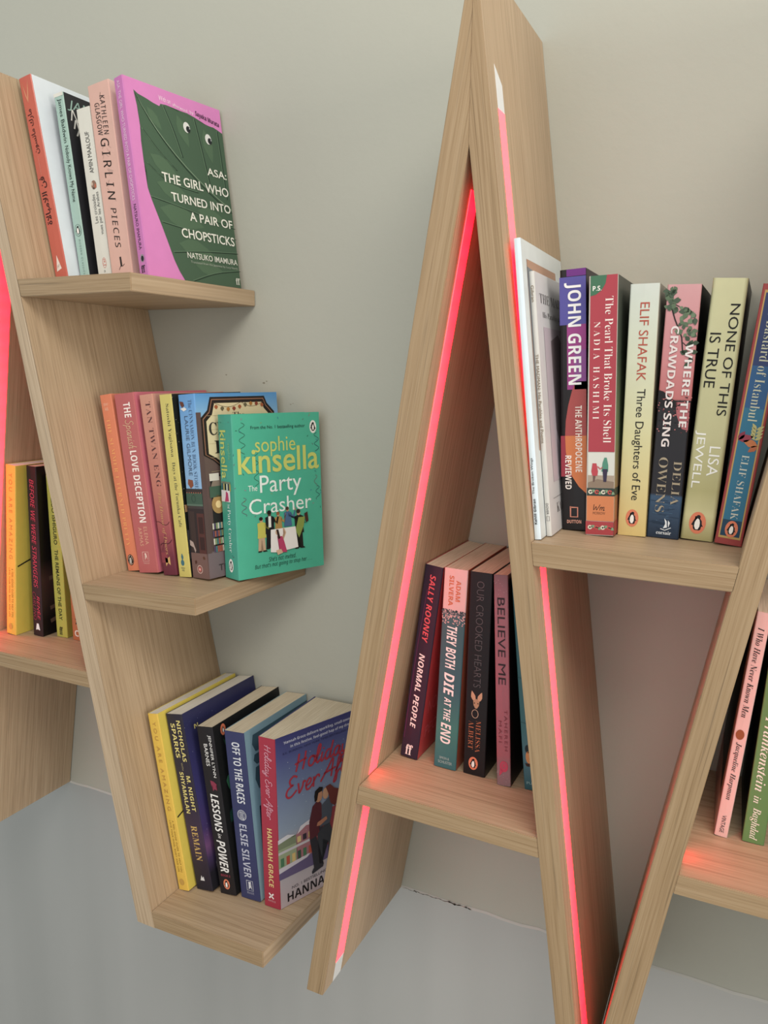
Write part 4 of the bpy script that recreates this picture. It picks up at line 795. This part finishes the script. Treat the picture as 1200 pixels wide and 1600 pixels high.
b.T('cover_title', 'F', 'THE MADMAN', .075, .112, .09, .9, '5A5456', 'f', 'h').T('cover_title', 'F', 'His Parables and Poems', .143, .165, .14, .86, '6A6466', 'f', 'h').R('cover_picture', 'F', .2, .8, .14, .86, 'C4B6C0', 2).P('cover_picture', 'F', [(.3, .25), (.5, .22), (.7, .3), (.72, .6), (.5, .75), (.3, .6)], '8A7A80', 3).T('cover_author', 'F', 'KAHLIL GIBRAN', .885, .925, .18, .85, '6A6466', 'f', 'h').L('cover_picture', 'F', [(.1, .862), (.9, .862)], .3, '6A6466', 3).done()
b = Book(FIT['green'], 'black and purple hardback with tall white capitals and orange circle on its jacket spine', G_V, '1E1A1C', '2A1E2E', hard=True)
b.R('spine_picture', 'S', 0, .026, .27, 1, '6A2C7E').R('spine_picture', 'S', .028, .205, 0, 1, '55509A').R('spine_picture', 'S', .205, .45, .27, 1, '9A3C82').R('spine_picture', 'S', .3, .45, .55, 1, '8A4A8E', 2)
arc = [(.6, .42), (.45, .455), (.3, .51), (.2, .57), (.17, .628), (.19, .69), (.28, .74), (.45, .79), (.7, .828), (1, .855), (1, .42)]
b.P('spine_picture', 'S', arc, 'A84A48', 2).R('spine_picture', 'S', .628, .788, 0, .45, '9C3444').P('spine_picture', 'S', [(.17, .628), (.19, .69), (.28, .74), (.45, .79), (.7, .828), (1, .855), (1, .628)], 'D0743F', 3)
b.T('spine_author', 'S', 'JOHN GREEN', .05, .432, .18, .82, 'EAE8E6', 'b', lay=4).T('spine_title', 'S', 'THE ANTHROPOCENE', .512, .77, .57, .83, 'EAD8CC', 'b', lay=4).T('spine_title', 'S', 'REVIEWED', .705, .838, .17, .41, 'F0E4DC', 'b', lay=4)
b.L('publisher_emblem', 'S', [(.36, .91), (.64, .91), (.64, .948), (.36, .948), (.36, .906)], 1.1, 'D88A74', 3).T('publisher_emblem', 'S', 'DUTTON', .96, .974, .22, .78, 'E0A08C', 'b', 'h', 3).done()
b = Book(FIT['pearl'], 'red paperback with white serif title, photo of two walking figures and orange base', G_V, 'C9C4BA', [(0, '4A4E48'), (.3, '4E5A4A'), (.6, '7A8A62'), (.8, 'A08460'), (.842, 'B07A52'), (1, 'B4613E')])
b.R('spine_panel', 'S', 0, .668, .06, .99, 'A93A46').P('spine_panel', 'S', [(.06, 0), (.62, 0), (.58, .03), (.45, .055), (.25, .07), (.06, .075)], '3E6E52', 2).T('spine_note', 'S', 'P.S.', .038, .056, .14, .44, 'E8E4DC', 'b', 'h', 3)
b.T('spine_title', 'S', 'The Pearl That Broke Its Shell', .079, .632, .58, .86, 'E8DCD4', 'f').T('spine_author', 'S', 'NADIA HASHIMI', .171, .541, .2, .42, 'E8DCD4', 'f', sp=1.5)
b.R('spine_picture', 'S', .671, .76, .06, .99, 'CFCFC6').R('spine_picture', 'S', .76, .81, .06, .99, 'A89684').P('spine_picture', 'S', [(.06, .79), (.4, .775), (.99, .785), (.99, .81), (.06, .81)], '8A7664', 2)
b.P('spine_picture', 'S', [(.22, .713), (.36, .713), (.42, .745), (.4, .762), (.22, .762), (.18, .745)], 'B8404A', 3).P('spine_picture', 'S', [(.24, .762), (.34, .762), (.3, .785), (.25, .788)], '6A5048', 3).P('spine_picture', 'S', [(.64, .69), (.72, .69), (.78, .72), (.78, .745), (.54, .745), (.58, .71)], '4E8A74', 3).P('spine_picture', 'S', [(.58, .735), (.76, .735), (.72, .785), (.62, .785)], '3A3048', 4).L('spine_picture', 'S', [(.4, .725), (.5, .735), (.58, .728)], .8, 'B8404A', 4)
b.R('spine_band', 'S', .811, .842, .03, 1, '33403A', 2).R('spine_band', 'S', .842, .942, .03, 1, 'CE7A48', 2).R('spine_band', 'S', .944, .997, .0, 1, 'A83A40', 2)
for fy in (.826, .968):
    for i, c in enumerate(('D8D0BC', 'C04A44', 'D8D0BC', 'C04A44')): b.E('spine_band', 'S', .16 + .23 * i, fy, 1.9, 1.9, c, 3, 7); b.E('spine_band', 'S', .16 + .23 * i, fy, .8, .8, '33403A', 4, 6); b.leaf('spine_band', 'S', .2 + .23 * i, fy, 3.4, .5 if i % 2 else -.5, '7E9A78', 3)
b.script('publisher_emblem', 'S', 'Wm', .876, .9, .28, .68, '4A2A20', .5, 'h', 3).T('publisher_emblem', 'S', 'MORROW', .905, .916, .26, .7, '7A4A30', 's', 'h', 3).R('cover_picture', 'F', .811, .842, 0, 1, '33403A', 2).R('cover_picture', 'F', .944, 1, 0, 1, 'A83A40', 2).done()
b = Book(FIT['three'], 'cream paperback fading to yellow, with thin red and black lettering', G_V, [(0, 'CFD6CC'), (.3, 'D2D4B8'), (.6, 'D8D09A'), (1, 'DCC072')], [(0, 'B8B0A0'), (.5, '8A8068'), (1, 'C8B070')])
b.T('spine_author', 'S', 'ELIF SHAFAK', .071, .374, .38, .7, 'B8503C', 's').T('spine_title', 'S', 'Three Daughters of Eve', .405, .852, .34, .72, '22201E', 's').penguin('S', .5, .926, 7.2).done()
b = Book(FIT['crawdads'], 'pink and black paperback with leafy branch at top and blue water at its base', G_V, [(0, 'D49A9C'), (.3, 'CC7E80'), (.44, 'C06A68'), (.445, '1E1A1C'), (.82, '201C22'), (.83, '33506E'), (.88, '2A4460'), (1, '1E2C40')], '161214', rough=0.36)
for i in range(26): b.leaf('spine_branch', 'S', .03 + rnd.random() * .32, .015 + rnd.random() * .085, 3.4 + rnd.random() * 2.4, rnd.random() * 6.28, rnd.choice(('5E7256', '4A5C48', '74886A')), 2 + i % 3, .36)
for i in range(30): b.leaf('spine_branch', 'S', .52 + rnd.random() * .36, .07 + rnd.random() * .13, 3.4 + rnd.random() * 2.4, rnd.random() * 6.28, rnd.choice(('5E7256', '4A5C48', '6E8264')), 2 + i % 3, .36)
b.L('spine_branch', 'S', [(.1, .06), (.3, .13), (.55, .2), (.62, .26)], 1.0, '2A221E', 2).L('spine_branch', 'S', [(.12, .065), (.5, .09), (.7, .1)], .6, '2A221E', 2).L('spine_branch', 'S', [(.6, .22), (.85, .25)], .6, '2A221E', 2)
for i in range(10): b.leaf('spine_branch', 'S', .66 + rnd.random() * .25, .21 + rnd.random() * .09, 5, rnd.random() * 6.28, '3E503C', 2, .36)
b.P('spine_picture', 'S', [(0, .405), (.15, .41), (.3, .425), (.45, .44), (.6, .45), (.6, .47), (0, .47)], '1E1A1C', 2).P('spine_picture', 'S', [(.55, .45), (.98, .45), (.98, .56), (.8, .555), (.7, .53), (.6, .5)], 'B06064', 2)
for i in range(70): b.E('spine_picture', 'S', rnd.random(), .42 + rnd.random() * .16, .4 + rnd.random() * .5, .5, rnd.choice(('1E1A1C', 'C4706E', '5A2A30')), 3, 6)
for i in range(36): b.L('spine_water', 'S', [(rnd.random() * .8, .84 + i * .0042), (.2 + rnd.random() * .8, .842 + i * .0042)], .3, rnd.choice(('4A6C8A', '22364C')), 2)
b.T('spine_title', 'S', 'WHERE THE', .225, .548, .7, .92, 'E6DEDA', 'b', lay=6).T('spine_title', 'S', 'CRAWDADS SING', .157, .628, .22, .46, 'E6D8D4', 'b', lay=6)
b.T('spine_author', 'S', 'DELIA', .683, .861, .66, .9, 'A8987E', 'f', lay=6).T('spine_author', 'S', 'OWENS', .671, .894, .2, .48, 'A8987E', 'f', lay=6)
b.P('publisher_emblem', 'S', [(.52, .918), (.6, .93), (.62, .955), (.5, .96), (.56, .94)], 'E0E4E8', 5).P('publisher_emblem', 'S', [(.64, .925), (.7, .935), (.66, .955), (.64, .94)], 'E0E4E8', 5).L('publisher_emblem', 'S', [(.42, .962), (.56, .967), (.74, .955)], .6, 'E0E4E8', 5).T('publisher_emblem', 'S', 'corsair', .97, .985, .3, .76, 'E0E4E8', 'F', 'h', 5).done()
b = Book(FIT['none'], 'thick gold-spined hardback with large thin black and white capitals', G_V, [(0, 'C6C294'), (.6, 'C0BA88'), (.8, 'B0A870'), (.9, 'CCC48E'), (1, 'A89E66')], '17120F', hard=True, rough=0.42, metal=0.2)
b.T('spine_title', 'S', 'NONE OF THIS', .093, .508, .6, .88, '141210', 's').T('spine_title', 'S', 'IS TRUE', .2, .405, .12, .44, '141210', 's').T('spine_author', 'S', 'LISA', .627, .742, .54, .86, 'F0EEE6', 's').T('spine_author', 'S', 'JEWELL', .57, .794, .06, .38, 'F0EEE6', 's').penguin('S', .47, .931, 9).done()
b = Book(FIT['bastard'], 'blue paperback with red border and leaf motifs at the right end, leaning on the leg', G_V, '9E3A38', '7A2A2C', w=117)
b.R('spine_panel', 'S', .022, .975, .1, .9, 'C09A52').P('spine_panel', 'S', [(.15, .032), (.85, .032), (.85, .3), (.15, .3)], '33406A', 2).R('spine_panel', 'S', .3, .46, .15, .85, '2E5C8A', 2).R('spine_panel', 'S', .46, .9, .15, .85, '2E7290', 2).R('spine_panel', 'S', .9, .966, .15, .85, '23445C', 2)
b.T('spine_title', 'S', 'The Bastard of Istanbul', .045, .51, .34, .68, 'C4C4A8', 'f', lay=4).T('spine_author', 'S', 'ELIF SHAFAK', .64, .898, .4, .66, 'C8CABC', 'f', lay=4)
b.leaf('spine_picture', 'S', .15, .585, 11, -.35, '9A3A4C', 4, .27).leaf('spine_picture', 'S', .16, .585, 8, -1.1, '8A3248', 4, .27).leaf('spine_picture', 'S', .86, .6, 11, 3.4, 'C4723E', 4, .27).leaf('spine_picture', 'S', .86, .6, 8, 2.4, 'B5623A', 4, .27)
for i in range(4): b.leaf('spine_picture', 'S', .72, .54 + .013 * i, 6, -.6, 'B8B070', 4, .2); b.leaf('spine_picture', 'S', .72, .54 + .013 * i, 6, -2.2, 'B8B070', 4, .2)
b.penguin('S', .52, .936, 6.6, lay=4).done()

# ---- low right shelf
b = Book(FIT['harpman'], 'slim pale pink paperback with black italic serif lettering and a brown dot', G_R, 'DDB9B2', '1A1416', back='17110F', splay=(0, .03))
b.R('back_picture', 'B', 0, 1, 0.0, .14, 'B07868').P('back_picture', 'B', [(0, .84), (.14, .85), (.3, .83), (.5, .8), (1, .79), (1, 1), (0, 1)], 'CFA49C', 2)
b.T('spine_title', 'S', 'I Who Have Never Known Men', .064, .453, .26, .72, '1C1618', 'fi').E('spine_picture', 'S', .46, .53, 3.2, 4.4, '93522C', 2).T('spine_author', 'S', 'Jacqueline Harpman', .565, .827, .24, .74, '1C1618', 'fi').T('publisher_emblem', 'S', 'VINTAGE', .901, .981, .34, .66, '3A3034', 's').done()
b = Book(FIT['frank'], 'green paperback with bold white slanted title at the right edge of the photo', G_R, '5E8A4E', '22241E', w=115)
b.T('spine_title', 'S', 'Frankenstein', .44, .766, .22, .66, 'E4E4D4', 'fi').T('spine_title', 'S', 'in', .789, .82, .24, .56, 'E4E4D4', 'fi').T('spine_title', 'S', 'Baghdad', .841, .984, .2, .66, 'E4E4D4', 'fi').E('spine_picture', 'S', .66, .425, 3.6, 5, 'B8C4A0', 2, ring=.8).done()
